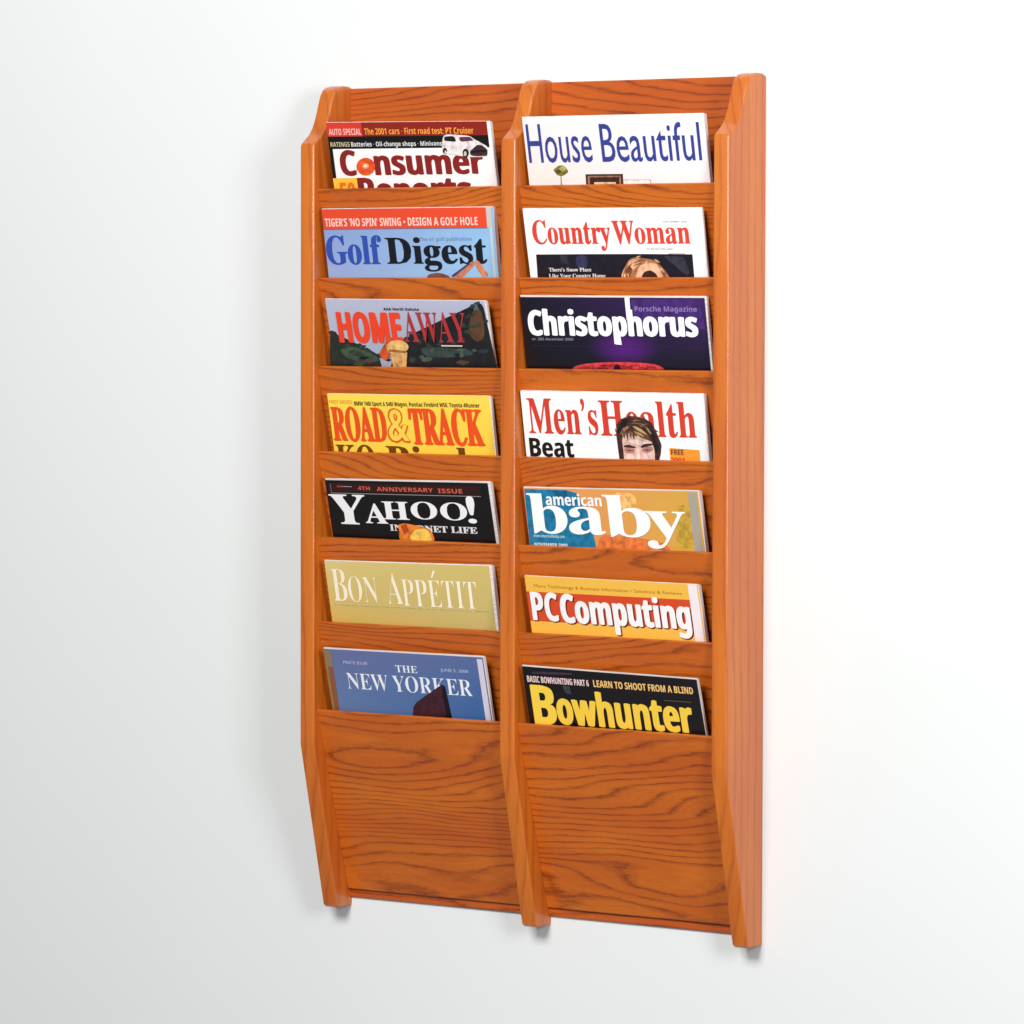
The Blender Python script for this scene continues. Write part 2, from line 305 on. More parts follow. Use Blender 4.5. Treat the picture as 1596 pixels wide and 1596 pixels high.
           (0.709, 0.636), (0.729, 0.624), (0.749, 0.618), (0.78, 0.612), (0.798, 0.603), (0.816, 0.585), (0.829, 0.561), (0.843, 0.519), (0.853, 0.49), (0.862, 0.458), (0.871, 0.429), (0.882, 0.387), (0.889, 0.357),
           (0.897, 0.321), (0.903, 0.288), (0.911, 0.239), (0.915, 0.206), (0.919, 0.172), (0.921, 0.144), (0.921, 0.107), (0.925, 0.085), (0.934, 0.065), (0.947, 0.051), (0.969, 0.036), (0.982, 0.051), (0.991, 0.104),
           (0.994, 0.183), (0.995, 0.332), (0.996, 0.426), (0.997, 0.516), (0.999, 0.584), (1.002, 0.666), (1.005, 0.756), (1.011, 0.903), (1.017, 1.076), (1.028, 1.37), (0.996, 1.532), (0.905, 1.654), (0.772, 1.708),
           (0.527, 1.723), (0.399, 1.691), (0.317, 1.592)],
          1),
         ('P', 'cover_picture', (90, 60, 40),
          [(0.932, 0.14), (0.946, 0.123), (0.955, 0.12), (0.963, 0.13), (0.968, 0.149), (0.974, 0.19), (0.977, 0.229), (0.978, 0.287), (0.978, 0.351), (0.976, 0.457), (0.972, 0.519), (0.965, 0.571), (0.954, 0.601), (0.936, 0.627),
           (0.924, 0.633), (0.911, 0.624), (0.901, 0.601), (0.888, 0.553), (0.882, 0.51), (0.882, 0.449), (0.888, 0.382), (0.901, 0.276), (0.911, 0.214), (0.922, 0.166)],
          2),
         ('P', 'cover_picture', (50, 66, 64),
          [(0.589, 0.738), (0.616, 0.729), (0.636, 0.726), (0.66, 0.728), (0.682, 0.735), (0.714, 0.75), (0.737, 0.757), (0.763, 0.761), (0.786, 0.76), (0.82, 0.755), (0.841, 0.756), (0.86, 0.765), (0.873, 0.779), (0.888, 0.807),
           (0.888, 0.825), (0.874, 0.844), (0.848, 0.858), (0.797, 0.877), (0.761, 0.886), (0.721, 0.892), (0.686, 0.891), (0.637, 0.885), (0.609, 0.876), (0.586, 0.858), (0.575, 0.834), (0.567, 0.793), (0.567, 0.77),
           (0.575, 0.75)],
          2),
         ('P', 'cover_picture', (70, 110, 130), [(0.927, 0.08), (0.955, 0.048), (0.96, 0.131), (0.932, 0.158)], 3),
         ('P', 'cover_picture', (70, 84, 70),
          [(0.624, 0.931), (0.619, 0.941), (0.615, 0.946), (0.612, 0.95), (0.609, 0.952), (0.605, 0.953), (0.602, 0.954), (0.597, 0.955), (0.591, 0.958), (0.582, 0.962), (0.576, 0.963), (0.571, 0.96), (0.566, 0.955),
           (0.561, 0.945), (0.559, 0.938), (0.558, 0.931), (0.56, 0.924), (0.565, 0.916), (0.568, 0.91), (0.572, 0.906), (0.576, 0.904), (0.582, 0.902), (0.586, 0.899), (0.59, 0.895), (0.594, 0.889), (0.6, 0.88), (0.605, 0.876),
           (0.61, 0.877), (0.616, 0.881), (0.624, 0.892), (0.629, 0.899), (0.632, 0.905), (0.632, 0.91), (0.631, 0.915), (0.629, 0.919), (0.627, 0.925)],
          2),
         ('P', 'cover_picture', (70, 84, 70),
          [(0.913, 0.781), (0.911, 0.787), (0.909, 0.79), (0.907, 0.792), (0.905, 0.792), (0.902, 0.791), (0.899, 0.791), (0.897, 0.792), (0.895, 0.794), (0.893, 0.798), (0.891, 0.799), (0.89, 0.798), (0.888, 0.795),
           (0.886, 0.788), (0.885, 0.783), (0.883, 0.779), (0.882, 0.775), (0.881, 0.77), (0.881, 0.768), (0.882, 0.765), (0.883, 0.764), (0.886, 0.763), (0.888, 0.762), (0.891, 0.759), (0.893, 0.756), (0.897, 0.751),
           (0.899, 0.749), (0.901, 0.749), (0.902, 0.752), (0.903, 0.758), (0.904, 0.761), (0.906, 0.765), (0.908, 0.768), (0.911, 0.771), (0.913, 0.773), (0.913, 0.777)],
          2),
         ('P', 'cover_picture', (78, 60, 44),
          [(0.246, 0.964), (0.244, 0.975), (0.243, 0.981), (0.241, 0.986), (0.24, 0.987), (0.238, 0.987), (0.236, 0.987), (0.233, 0.989), (0.23, 0.991), (0.224, 0.994), (0.221, 0.995), (0.218, 0.992), (0.216, 0.987),
           (0.215, 0.977), (0.215, 0.97), (0.215, 0.962), (0.217, 0.956), (0.219, 0.946), (0.221, 0.94), (0.223, 0.933), (0.225, 0.928), (0.227, 0.921), (0.229, 0.917), (0.231, 0.914), (0.234, 0.912), (0.237, 0.91), (0.24, 0.909),
           (0.243, 0.91), (0.246, 0.912), (0.251, 0.915), (0.253, 0.919), (0.254, 0.924), (0.254, 0.93), (0.251, 0.94), (0.249, 0.947), (0.248, 0.956)],
          2),
         ('P', 'cover_picture', (44, 58, 46),
          [(0.757, 0.787), (0.757, 0.795), (0.757, 0.8), (0.755, 0.804), (0.754, 0.806), (0.75, 0.807), (0.748, 0.808), (0.745, 0.809), (0.743, 0.81), (0.739, 0.811), (0.736, 0.811), (0.735, 0.808), (0.734, 0.805), (0.734, 0.798),
           (0.734, 0.793), (0.734, 0.787), (0.734, 0.782), (0.734, 0.775), (0.735, 0.769), (0.735, 0.764), (0.736, 0.759), (0.737, 0.752), (0.738, 0.749), (0.74, 0.746), (0.742, 0.745), (0.747, 0.746), (0.749, 0.746),
           (0.752, 0.747), (0.754, 0.748), (0.757, 0.749), (0.758, 0.751), (0.759, 0.755), (0.759, 0.76), (0.758, 0.768), (0.757, 0.774), (0.757, 0.781)],
          2),
         ('P', 'cover_picture', (44, 58, 46),
          [(0.142, 0.826), (0.138, 0.832), (0.135, 0.835), (0.133, 0.838), (0.131, 0.841), (0.128, 0.844), (0.126, 0.845), (0.123, 0.846), (0.121, 0.845), (0.118, 0.844), (0.115, 0.842), (0.112, 0.84), (0.11, 0.839),
           (0.106, 0.836), (0.104, 0.833), (0.103, 0.83), (0.103, 0.827), (0.104, 0.821), (0.106, 0.818), (0.108, 0.813), (0.11, 0.809), (0.115, 0.802), (0.118, 0.799), (0.12, 0.798), (0.122, 0.798), (0.125, 0.801),
           (0.127, 0.802), (0.13, 0.803), (0.132, 0.802), (0.136, 0.801), (0.139, 0.802), (0.141, 0.804), (0.142, 0.807), (0.144, 0.814), (0.144, 0.818), (0.143, 0.823)],
          2),
         ('P', 'cover_picture', (38, 52, 60),
          [(0.983, 0.792), (0.977, 0.8), (0.973, 0.805), (0.969, 0.809), (0.965, 0.812), (0.961, 0.815), (0.958, 0.817), (0.953, 0.818), (0.948, 0.818), (0.941, 0.817), (0.936, 0.816), (0.93, 0.813), (0.925, 0.81), (0.919, 0.805),
           (0.916, 0.801), (0.914, 0.796), (0.915, 0.791), (0.919, 0.783), (0.922, 0.778), (0.926, 0.771), (0.931, 0.766), (0.938, 0.757), (0.942, 0.753), (0.947, 0.751), (0.951, 0.751), (0.955, 0.753), (0.959, 0.754),
           (0.964, 0.755), (0.97, 0.755), (0.978, 0.754), (0.983, 0.756), (0.986, 0.759), (0.988, 0.764), (0.989, 0.773), (0.988, 0.779), (0.986, 0.786)],
          2),
         ('P', 'cover_picture', (60, 72, 56),
          [(0.198, 1.004), (0.191, 1.01), (0.187, 1.015), (0.182, 1.023), (0.178, 1.031), (0.172, 1.044), (0.168, 1.05), (0.163, 1.051), (0.158, 1.047), (0.151, 1.037), (0.147, 1.031), (0.141, 1.026), (0.135, 1.024),
           (0.128, 1.023), (0.124, 1.021), (0.122, 1.017), (0.123, 1.011), (0.126, 1.001), (0.13, 0.994), (0.134, 0.985), (0.139, 0.976), (0.148, 0.964), (0.153, 0.957), (0.158, 0.954), (0.162, 0.955), (0.167, 0.961),
           (0.171, 0.963), (0.176, 0.965), (0.182, 0.965), (0.19, 0.964), (0.195, 0.965), (0.199, 0.968), (0.202, 0.974), (0.203, 0.985), (0.203, 0.992), (0.201, 0.999)],
          2),
         ('P', 'cover_picture', (44, 58, 46),
          [(0.174, 0.853), (0.173, 0.86), (0.172, 0.865), (0.171, 0.871), (0.169, 0.877), (0.165, 0.886), (0.163, 0.89), (0.159, 0.891), (0.156, 0.89), (0.151, 0.885), (0.148, 0.881), (0.145, 0.877), (0.144, 0.874),
           (0.143, 0.869), (0.143, 0.865), (0.143, 0.859), (0.144, 0.853), (0.147, 0.844), (0.148, 0.837), (0.15, 0.831), (0.151, 0.826), (0.152, 0.819), (0.154, 0.814), (0.156, 0.811), (0.159, 0.808), (0.163, 0.805),
           (0.167, 0.804), (0.17, 0.806), (0.173, 0.809), (0.178, 0.815), (0.18, 0.819), (0.18, 0.825), (0.18, 0.83), (0.177, 0.838), (0.176, 0.843), (0.174, 0.849)],
          2),
         ('P', 'cover_picture', (70, 84, 70),
          [(0.58, 0.897), (0.58, 0.904), (0.58, 0.907), (0.578, 0.91), (0.576, 0.91), (0.572, 0.909), (0.569, 0.909), (0.566, 0.91), (0.562, 0.912), (0.557, 0.917), (0.554, 0.918), (0.552, 0.917), (0.551, 0.913), (0.551, 0.905),
           (0.551, 0.9), (0.55, 0.894), (0.55, 0.89), (0.55, 0.884), (0.55, 0.881), (0.551, 0.878), (0.551, 0.876), (0.552, 0.875), (0.553, 0.874), (0.556, 0.871), (0.559, 0.867), (0.565, 0.86), (0.569, 0.858), (0.572, 0.858),
           (0.575, 0.861), (0.578, 0.869), (0.579, 0.873), (0.58, 0.877), (0.58, 0.881), (0.58, 0.885), (0.58, 0.888), (0.58, 0.892)],
          2),
         ('P', 'cover_picture', (24, 26, 28),
          [(0.811, 0.855), (0.809, 0.86), (0.807, 0.864), (0.804, 0.869), (0.801, 0.874), (0.796, 0.883), (0.793, 0.887), (0.791, 0.887), (0.789, 0.885), (0.787, 0.879), (0.785, 0.875), (0.783, 0.872), (0.781, 0.87),
           (0.777, 0.868), (0.775, 0.866), (0.774, 0.862), (0.772, 0.858), (0.771, 0.851), (0.772, 0.846), (0.773, 0.841), (0.775, 0.836), (0.779, 0.828), (0.782, 0.824), (0.785, 0.822), (0.788, 0.821), (0.791, 0.822),
           (0.794, 0.823), (0.796, 0.824), (0.798, 0.825), (0.8, 0.827), (0.802, 0.829), (0.804, 0.833), (0.806, 0.837), (0.81, 0.843), (0.812, 0.847), (0.812, 0.852)],
          2),
         ('P', 'cover_picture', (44, 58, 46),
          [(0.21, 0.869), (0.204, 0.874), (0.2, 0.877), (0.194, 0.882), (0.189, 0.887), (0.18, 0.896), (0.175, 0.899), (0.17, 0.9), (0.166, 0.897), (0.161, 0.891), (0.157, 0.887), (0.152, 0.885), (0.147, 0.883), (0.139, 0.883),
           (0.135, 0.881), (0.131, 0.879), (0.129, 0.875), (0.127, 0.869), (0.127, 0.864), (0.13, 0.858), (0.135, 0.853), (0.143, 0.844), (0.149, 0.839), (0.155, 0.838), (0.16, 0.839), (0.167, 0.843), (0.172, 0.845),
           (0.176, 0.846), (0.18, 0.845), (0.186, 0.843), (0.19, 0.843), (0.195, 0.846), (0.2, 0.849), (0.208, 0.857), (0.211, 0.861), (0.212, 0.866)],
          2),
         ('P', 'cover_picture', (70, 84, 70),
          [(0.828, 0.857), (0.828, 0.869), (0.827, 0.875), (0.825, 0.879), (0.823, 0.879), (0.82, 0.876), (0.817, 0.876), (0.814, 0.878), (0.811, 0.882), (0.807, 0.889), (0.805, 0.892), (0.803, 0.889), (0.802, 0.883),
           (0.803, 0.87), (0.803, 0.861), (0.802, 0.851), (0.802, 0.844), (0.802, 0.834), (0.802, 0.829), (0.802, 0.824), (0.803, 0.821), (0.804, 0.819), (0.805, 0.816), (0.808, 0.812), (0.811, 0.806), (0.816, 0.796),
           (0.819, 0.793), (0.822, 0.793), (0.823, 0.798), (0.825, 0.809), (0.826, 0.816), (0.827, 0.823), (0.827, 0.829), (0.828, 0.836), (0.828, 0.841), (0.828, 0.849)],
          2),
         ('P', 'cover_picture', (78, 60, 44),
          [(0.206, 0.965), (0.202, 0.972), (0.199, 0.976), (0.196, 0.979), (0.193, 0.98), (0.188, 0.98), (0.185, 0.981), (0.182, 0.982), (0.18, 0.984), (0.176, 0.987), (0.173, 0.988), (0.17, 0.986), (0.167, 0.983), (0.163, 0.975),
           (0.161, 0.97), (0.159, 0.965), (0.158, 0.96), (0.158, 0.954), (0.158, 0.95), (0.16, 0.947), (0.163, 0.945), (0.168, 0.944), (0.172, 0.942), (0.175, 0.939), (0.178, 0.935), (0.183, 0.928), (0.186, 0.925), (0.189, 0.926),
           (0.191, 0.929), (0.194, 0.937), (0.196, 0.942), (0.199, 0.947), (0.202, 0.95), (0.206, 0.953), (0.208, 0.957), (0.208, 0.961)],
          2),
         ('P', 'cover_picture', (44, 58, 46),
          [(0.519, 0.941), (0.519, 0.948), (0.518, 0.953), (0.517, 0.959), (0.514, 0.965), (0.509, 0.975), (0.506, 0.978), (0.502, 0.979), (0.497, 0.977), (0.491, 0.97), (0.487, 0.965), (0.484, 0.962), (0.482, 0.959),
           (0.481, 0.957), (0.481, 0.954), (0.481, 0.95), (0.482, 0.945), (0.484, 0.936), (0.485, 0.929), (0.487, 0.921), (0.488, 0.913), (0.49, 0.901), (0.492, 0.895), (0.495, 0.893), (0.498, 0.895), (0.504, 0.901),
           (0.508, 0.904), (0.512, 0.905), (0.516, 0.905), (0.522, 0.901), (0.525, 0.902), (0.526, 0.905), (0.526, 0.91), (0.522, 0.922), (0.521, 0.929), (0.52, 0.936)],
          2),
         ('P', 'cover_picture', (24, 26, 28),
          [(0.223, 0.916), (0.218, 0.92), (0.215, 0.923), (0.212, 0.928), (0.209, 0.933), (0.205, 0.941), (0.201, 0.944), (0.196, 0.945), (0.191, 0.943), (0.183, 0.938), (0.177, 0.935), (0.172, 0.932), (0.168, 0.93),
           (0.162, 0.929), (0.16, 0.927), (0.16, 0.924), (0.161, 0.92), (0.166, 0.914), (0.169, 0.909), (0.173, 0.904), (0.177, 0.899), (0.182, 0.892), (0.186, 0.889), (0.19, 0.886), (0.194, 0.886), (0.199, 0.887), (0.203, 0.888),
           (0.209, 0.889), (0.215, 0.889), (0.224, 0.89), (0.228, 0.892), (0.231, 0.895), (0.231, 0.898), (0.229, 0.905), (0.228, 0.909), (0.225, 0.913)],
          2),
         ('P', 'cover_picture', (60, 72, 56),
          [(0.951, 0.374), (0.952, 0.383), (0.951, 0.388), (0.949, 0.391), (0.945, 0.392), (0.938, 0.392), (0.933, 0.392), (0.928, 0.394), (0.923, 0.396), (0.915, 0.401), (0.911, 0.402), (0.908, 0.4), (0.907, 0.395),
           (0.906, 0.385), (0.905, 0.378), (0.905, 0.371), (0.904, 0.366), (0.903, 0.358), (0.902, 0.353), (0.903, 0.35), (0.903, 0.348), (0.905, 0.346), (0.907, 0.344), (0.911, 0.34), (0.917, 0.335), (0.926, 0.326),
           (0.931, 0.323), (0.936, 0.323), (0.94, 0.328), (0.944, 0.338), (0.946, 0.344), (0.948, 0.35), (0.949, 0.354), (0.95, 0.359), (0.95, 0.363), (0.951, 0.368)],
          2),
         ('P', 'cover_picture', (78, 60, 44),
          [(0.718, 0.82), (0.714, 0.826), (0.712, 0.829), (0.71, 0.83), (0.707, 0.831), (0.704, 0.829), (0.702, 0.829), (0.699, 0.83), (0.697, 0.832), (0.694, 0.835), (0.692, 0.836), (0.69, 0.835), (0.687, 0.832), (0.684, 0.827),
           (0.682, 0.823), (0.68, 0.82), (0.68, 0.816), (0.68, 0.812), (0.68, 0.81), (0.682, 0.807), (0.684, 0.806), (0.688, 0.804), (0.691, 0.803), (0.694, 0.801), (0.696, 0.799), (0.7, 0.796), (0.702, 0.794), (0.704, 0.795),
           (0.706, 0.796), (0.709, 0.8), (0.711, 0.802), (0.713, 0.805), (0.715, 0.808), (0.718, 0.811), (0.719, 0.813), (0.719, 0.817)],
          2),
         ('P', 'cover_picture', (38, 52, 60),
          [(1.004, 0.318), (1.005, 0.325), (1.004, 0.328), (1.003, 0.33), (1.001, 0.331), (0.997, 0.329), (0.994, 0.329), (0.99, 0.33), (0.987, 0.332), (0.982, 0.336), (0.979, 0.337), (0.976, 0.336), (0.976, 0.332),
           (0.975, 0.325), (0.975, 0.321), (0.975, 0.316), (0.975, 0.312), (0.975, 0.306), (0.975, 0.303), (0.976, 0.3), (0.976, 0.298), (0.977, 0.296), (0.978, 0.295), (0.981, 0.292), (0.984, 0.29), (0.99, 0.285), (0.993, 0.284),
           (0.997, 0.284), (0.999, 0.286), (1.003, 0.291), (1.004, 0.294), (1.005, 0.298), (1.006, 0.301), (1.005, 0.305), (1.004, 0.309), (1.004, 0.313)],
          2),
         ('P', 'cover_picture', (70, 84, 70),
          [(0.646, 0.785), (0.643, 0.79), (0.641, 0.794), (0.639, 0.799), (0.638, 0.804), (0.636, 0.812), (0.634, 0.815), (0.632, 0.816), (0.63, 0.813), (0.628, 0.807), (0.626, 0.803), (0.624, 0.8), (0.622, 0.798), (0.619, 0.797),
           (0.618, 0.795), (0.617, 0.792), (0.618, 0.788), (0.62, 0.781), (0.621, 0.775), (0.623, 0.769), (0.625, 0.762), (0.629, 0.752), (0.631, 0.748), (0.633, 0.746), (0.634, 0.748), (0.636, 0.753), (0.637, 0.755),
           (0.639, 0.756), (0.641, 0.756), (0.645, 0.754), (0.647, 0.754), (0.648, 0.756), (0.649, 0.761), (0.649, 0.769), (0.648, 0.775), (0.647, 0.78)],
          2),
         ('P', 'cover_picture', (70, 84, 70),
          [(0.845, 0.77), (0.84, 0.773), (0.836, 0.776), (0.832, 0.78), (0.828, 0.783), (0.823, 0.789), (0.819, 0.792), (0.816, 0.793), (0.813, 0.791), (0.808, 0.787), (0.805, 0.785), (0.801, 0.783), (0.797, 0.781), (0.791, 0.78),
           (0.788, 0.778), (0.786, 0.776), (0.785, 0.773), (0.785, 0.768), (0.786, 0.765), (0.789, 0.761), (0.792, 0.757), (0.799, 0.752), (0.803, 0.75), (0.807, 0.748), (0.811, 0.747), (0.815, 0.747), (0.819, 0.748),
           (0.822, 0.748), (0.825, 0.749), (0.83, 0.751), (0.833, 0.752), (0.837, 0.755), (0.84, 0.757), (0.845, 0.762), (0.847, 0.764), (0.847, 0.768)],
          2),
         ('P', 'cover_picture', (44, 58, 46),
          [(0.924, 0.406), (0.925, 0.41), (0.924, 0.413), (0.922, 0.417), (0.917, 0.421), (0.91, 0.428), (0.904, 0.43), (0.899, 0.431), (0.894, 0.43), (0.887, 0.427), (0.883, 0.424), (0.88, 0.422), (0.878, 0.42), (0.877, 0.417),
           (0.876, 0.414), (0.875, 0.411), (0.874, 0.407), (0.872, 0.402), (0.871, 0.398), (0.872, 0.393), (0.873, 0.39), (0.875, 0.385), (0.877, 0.382), (0.881, 0.38), (0.887, 0.378), (0.895, 0.377), (0.901, 0.377),
           (0.906, 0.377), (0.91, 0.379), (0.914, 0.382), (0.917, 0.385), (0.919, 0.388), (0.92, 0.391), (0.921, 0.396), (0.922, 0.4), (0.923, 0.403)],
          2),
         ('P', 'cover_picture', (78, 60, 44),
          [(0.855, 0.97), (0.849, 0.976), (0.844, 0.981), (0.838, 0.987), (0.833, 0.994), (0.825, 1.005), (0.82, 1.01), (0.815, 1.011), (0.811, 1.008), (0.806, 0.999), (0.802, 0.994), (0.796, 0.99), (0.791, 0.988), (0.782, 0.987),
           (0.778, 0.986), (0.775, 0.982), (0.774, 0.977), (0.774, 0.969), (0.775, 0.963), (0.779, 0.955), (0.784, 0.948), (0.793, 0.937), (0.799, 0.931), (0.805, 0.929), (0.81, 0.93), (0.816, 0.934), (0.82, 0.937),
           (0.825, 0.938), (0.829, 0.938), (0.836, 0.937), (0.84, 0.937), (0.845, 0.94), (0.85, 0.945), (0.856, 0.955), (0.858, 0.96), (0.858, 0.966)],
          2),
         ('P', 'cover_picture', (38, 52, 60),
          [(0.132, 0.984), (0.125, 0.994), (0.12, 0.999), (0.116, 1.003), (0.112, 1.004), (0.108, 1.003), (0.104, 1.004), (0.099, 1.005), (0.094, 1.007), (0.086, 1.01), (0.081, 1.011), (0.075, 1.009), (0.07, 1.005),
           (0.063, 0.997), (0.059, 0.991), (0.058, 0.985), (0.059, 0.979), (0.062, 0.972), (0.065, 0.966), (0.07, 0.961), (0.074, 0.957), (0.082, 0.952), (0.087, 0.948), (0.092, 0.945), (0.096, 0.943), (0.102, 0.941),
           (0.106, 0.94), (0.111, 0.94), (0.117, 0.942), (0.125, 0.945), (0.13, 0.948), (0.134, 0.953), (0.136, 0.957), (0.137, 0.965), (0.137, 0.971), (0.135, 0.977)],
          2),
         ('P', 'cover_picture', (34, 40, 38),
          [(0.027, 0.52), (0.023, 0.527), (0.021, 0.53), (0.019, 0.532), (0.017, 0.532), (0.015, 0.53), (0.013, 0.529), (0.011, 0.53), (0.009, 0.532), (0.006, 0.537), (0.003, 0.538), (0.001, 0.537), (-0.002, 0.534),
           (-0.005, 0.527), (-0.007, 0.523), (-0.007, 0.518), (-0.007, 0.514), (-0.006, 0.509), (-0.004, 0.507), (-0.002, 0.504), (-0.0, 0.503), (0.003, 0.502), (0.006, 0.5), (0.008, 0.498), (0.01, 0.495), (0.013, 0.491),
           (0.015, 0.489), (0.017, 0.489), (0.019, 0.491), (0.022, 0.496), (0.024, 0.5), (0.026, 0.503), (0.028, 0.506), (0.029, 0.509), (0.029, 0.512), (0.029, 0.516)],
          2),
         ('P', 'cover_picture', (34, 40, 38),
          [(0.044, 0.533), (0.044, 0.539), (0.043, 0.543), (0.042, 0.545), (0.039, 0.547), (0.035, 0.548), (0.032, 0.548), (0.028, 0.549), (0.026, 0.55), (0.023, 0.55), (0.021, 0.55), (0.019, 0.549), (0.018, 0.546),
           (0.017, 0.541), (0.017, 0.538), (0.016, 0.534), (0.015, 0.53), (0.013, 0.525), (0.013, 0.521), (0.013, 0.517), (0.013, 0.514), (0.015, 0.509), (0.017, 0.506), (0.019, 0.504), (0.022, 0.504), (0.027, 0.505),
           (0.03, 0.505), (0.033, 0.505), (0.035, 0.506), (0.036, 0.506), (0.038, 0.508), (0.039, 0.51), (0.04, 0.514), (0.042, 0.52), (0.043, 0.524), (0.044, 0.529)],
          2),
         ('P', 'cover_picture', (40, 46, 44),
          [(0.014, 0.527), (0.012, 0.53), (0.01, 0.533), (0.009, 0.537), (0.007, 0.541), (0.006, 0.547), (0.004, 0.55), (0.003, 0.55), (0.001, 0.548), (-0.001, 0.543), (-0.003, 0.54), (-0.005, 0.537), (-0.007, 0.536),
           (-0.009, 0.536), (-0.011, 0.535), (-0.011, 0.533), (-0.01, 0.53), (-0.009, 0.525), (-0.007, 0.522), (-0.006, 0.517), (-0.004, 0.512), (-0.001, 0.505), (0.001, 0.502), (0.003, 0.501), (0.004, 0.502), (0.005, 0.506),
           (0.006, 0.508), (0.008, 0.509), (0.01, 0.508), (0.014, 0.506), (0.015, 0.506), (0.017, 0.508), (0.017, 0.511), (0.017, 0.517), (0.017, 0.521), (0.016, 0.525)],
          2),
         ('P', 'cover_picture', (52, 60, 50),
          [(0.071, 0.685), (0.069, 0.69), (0.067, 0.692), (0.065, 0.693), (0.063, 0.694), (0.06, 0.694), (0.058, 0.694), (0.056, 0.695), (0.054, 0.696), (0.052, 0.698), (0.051, 0.699), (0.049, 0.698), (0.048, 0.696),
           (0.045, 0.691), (0.044, 0.688), (0.042, 0.685), (0.041, 0.682), (0.04, 0.678), (0.04, 0.676), (0.041, 0.675), (0.042, 0.674), (0.045, 0.674), (0.047, 0.673), (0.05, 0.671), (0.052, 0.668), (0.055, 0.664),
           (0.057, 0.662), (0.059, 0.662), (0.06, 0.664), (0.061, 0.669), (0.062, 0.672), (0.064, 0.675), (0.066, 0.677), (0.069, 0.679), (0.071, 0.68), (0.071, 0.683)],
          2),
         ('P', 'cover_picture', (34, 40, 38),
          [(0.058, 0.674), (0.056, 0.677), (0.055, 0.679), (0.052, 0.682), (0.05, 0.686), (0.047, 0.691), (0.044, 0.694), (0.042, 0.694), (0.041, 0.692), (0.04, 0.687), (0.038, 0.685), (0.037, 0.683), (0.035, 0.682),
           (0.033, 0.682), (0.031, 0.681), (0.03, 0.68), (0.029, 0.678), (0.028, 0.674), (0.027, 0.671), (0.028, 0.667), (0.03, 0.663), (0.033, 0.657), (0.035, 0.654), (0.037, 0.653), (0.039, 0.654), (0.042, 0.657),
           (0.044, 0.659), (0.045, 0.66), (0.047, 0.659), (0.048, 0.658), (0.05, 0.658), (0.051, 0.659), (0.053, 0.662), (0.057, 0.666), (0.058, 0.669), (0.059, 0.672)],
          2),
         ('P', 'cover_picture', (40, 46, 44),
          [(0.082, 0.669), (0.078, 0.674), (0.075, 0.677), (0.072, 0.679), (0.07, 0.68), (0.066, 0.68), (0.064, 0.68), (0.062, 0.681), (0.059, 0.682), (0.056, 0.685), (0.053, 0.685), (0.05, 0.684), (0.047, 0.681), (0.043, 0.676),
           (0.04, 0.673), (0.039, 0.669), (0.039, 0.666), (0.039, 0.661), (0.041, 0.659), (0.043, 0.657), (0.045, 0.656), (0.05, 0.655), (0.053, 0.654), (0.056, 0.652), (0.059, 0.649), (0.062, 0.643), (0.065, 0.642),
           (0.067, 0.642), (0.07, 0.644), (0.073, 0.65), (0.075, 0.654), (0.078, 0.657), (0.08, 0.659), (0.083, 0.661), (0.084, 0.663), (0.084, 0.666)],
          2),
         ('P', 'cover_picture', (52, 60, 50),
          [(0.122, 0.73), (0.121, 0.737), (0.119, 0.741), (0.117, 0.745), (0.115, 0.747), (0.111, 0.749), (0.109, 0.75), (0.106, 0.751), (0.105, 0.751), (0.103, 0.751), (0.101, 0.75), (0.1, 0.748), (0.098, 0.745), (0.097, 0.74),
           (0.096, 0.736), (0.094, 0.732), (0.093, 0.728), (0.092, 0.722), (0.091, 0.717), (0.092, 0.712), (0.093, 0.707), (0.096, 0.701), (0.098, 0.697), (0.101, 0.696), (0.103, 0.696), (0.106, 0.697), (0.108, 0.698),
           (0.11, 0.699), (0.112, 0.699), (0.113, 0.699), (0.114, 0.7), (0.116, 0.703), (0.118, 0.707), (0.121, 0.714), (0.122, 0.72), (0.123, 0.725)],
          2),
         ('P', 'cover_picture', (34, 40, 38),
          [(0.149, 0.718), (0.149, 0.727), (0.149, 0.731), (0.148, 0.733), (0.146, 0.733), (0.143, 0.73), (0.141, 0.73), (0.137, 0.731), (0.133, 0.734), (0.127, 0.74), (0.124, 0.742), (0.121, 0.741), (0.121, 0.736),
           (0.121, 0.727), (0.121, 0.72), (0.121, 0.714), (0.122, 0.709), (0.124, 0.702), (0.124, 0.698), (0.125, 0.695), (0.126, 0.694), (0.126, 0.692), (0.127, 0.691), (0.13, 0.687), (0.133, 0.684), (0.138, 0.677),
           (0.142, 0.674), (0.145, 0.674), (0.148, 0.677), (0.152, 0.685), (0.154, 0.69), (0.155, 0.694), (0.154, 0.698), (0.152, 0.703), (0.15, 0.707), (0.15, 0.712)],
          2),
         ('P', 'cover_picture', (52, 60, 50),
          [(0.102, 0.732), (0.102, 0.737), (0.102, 0.74), (0.101, 0.742), (0.1, 0.742), (0.099, 0.741), (0.097, 0.74), (0.095, 0.741), (0.093, 0.743), (0.09, 0.746), (0.088, 0.747), (0.087, 0.746), (0.087, 0.743), (0.087, 0.738),
           (0.087, 0.734), (0.087, 0.73), (0.088, 0.727), (0.088, 0.723), (0.089, 0.72), (0.089, 0.718), (0.089, 0.716), (0.09, 0.714), (0.09, 0.713), (0.091, 0.711), (0.093, 0.709), (0.096, 0.707), (0.098, 0.706), (0.1, 0.706),
           (0.101, 0.707), (0.103, 0.71), (0.104, 0.713), (0.105, 0.715), (0.104, 0.718), (0.103, 0.722), (0.102, 0.725), (0.102, 0.728)],
          2),
         ('P', 'cover_picture', (40, 46, 44),
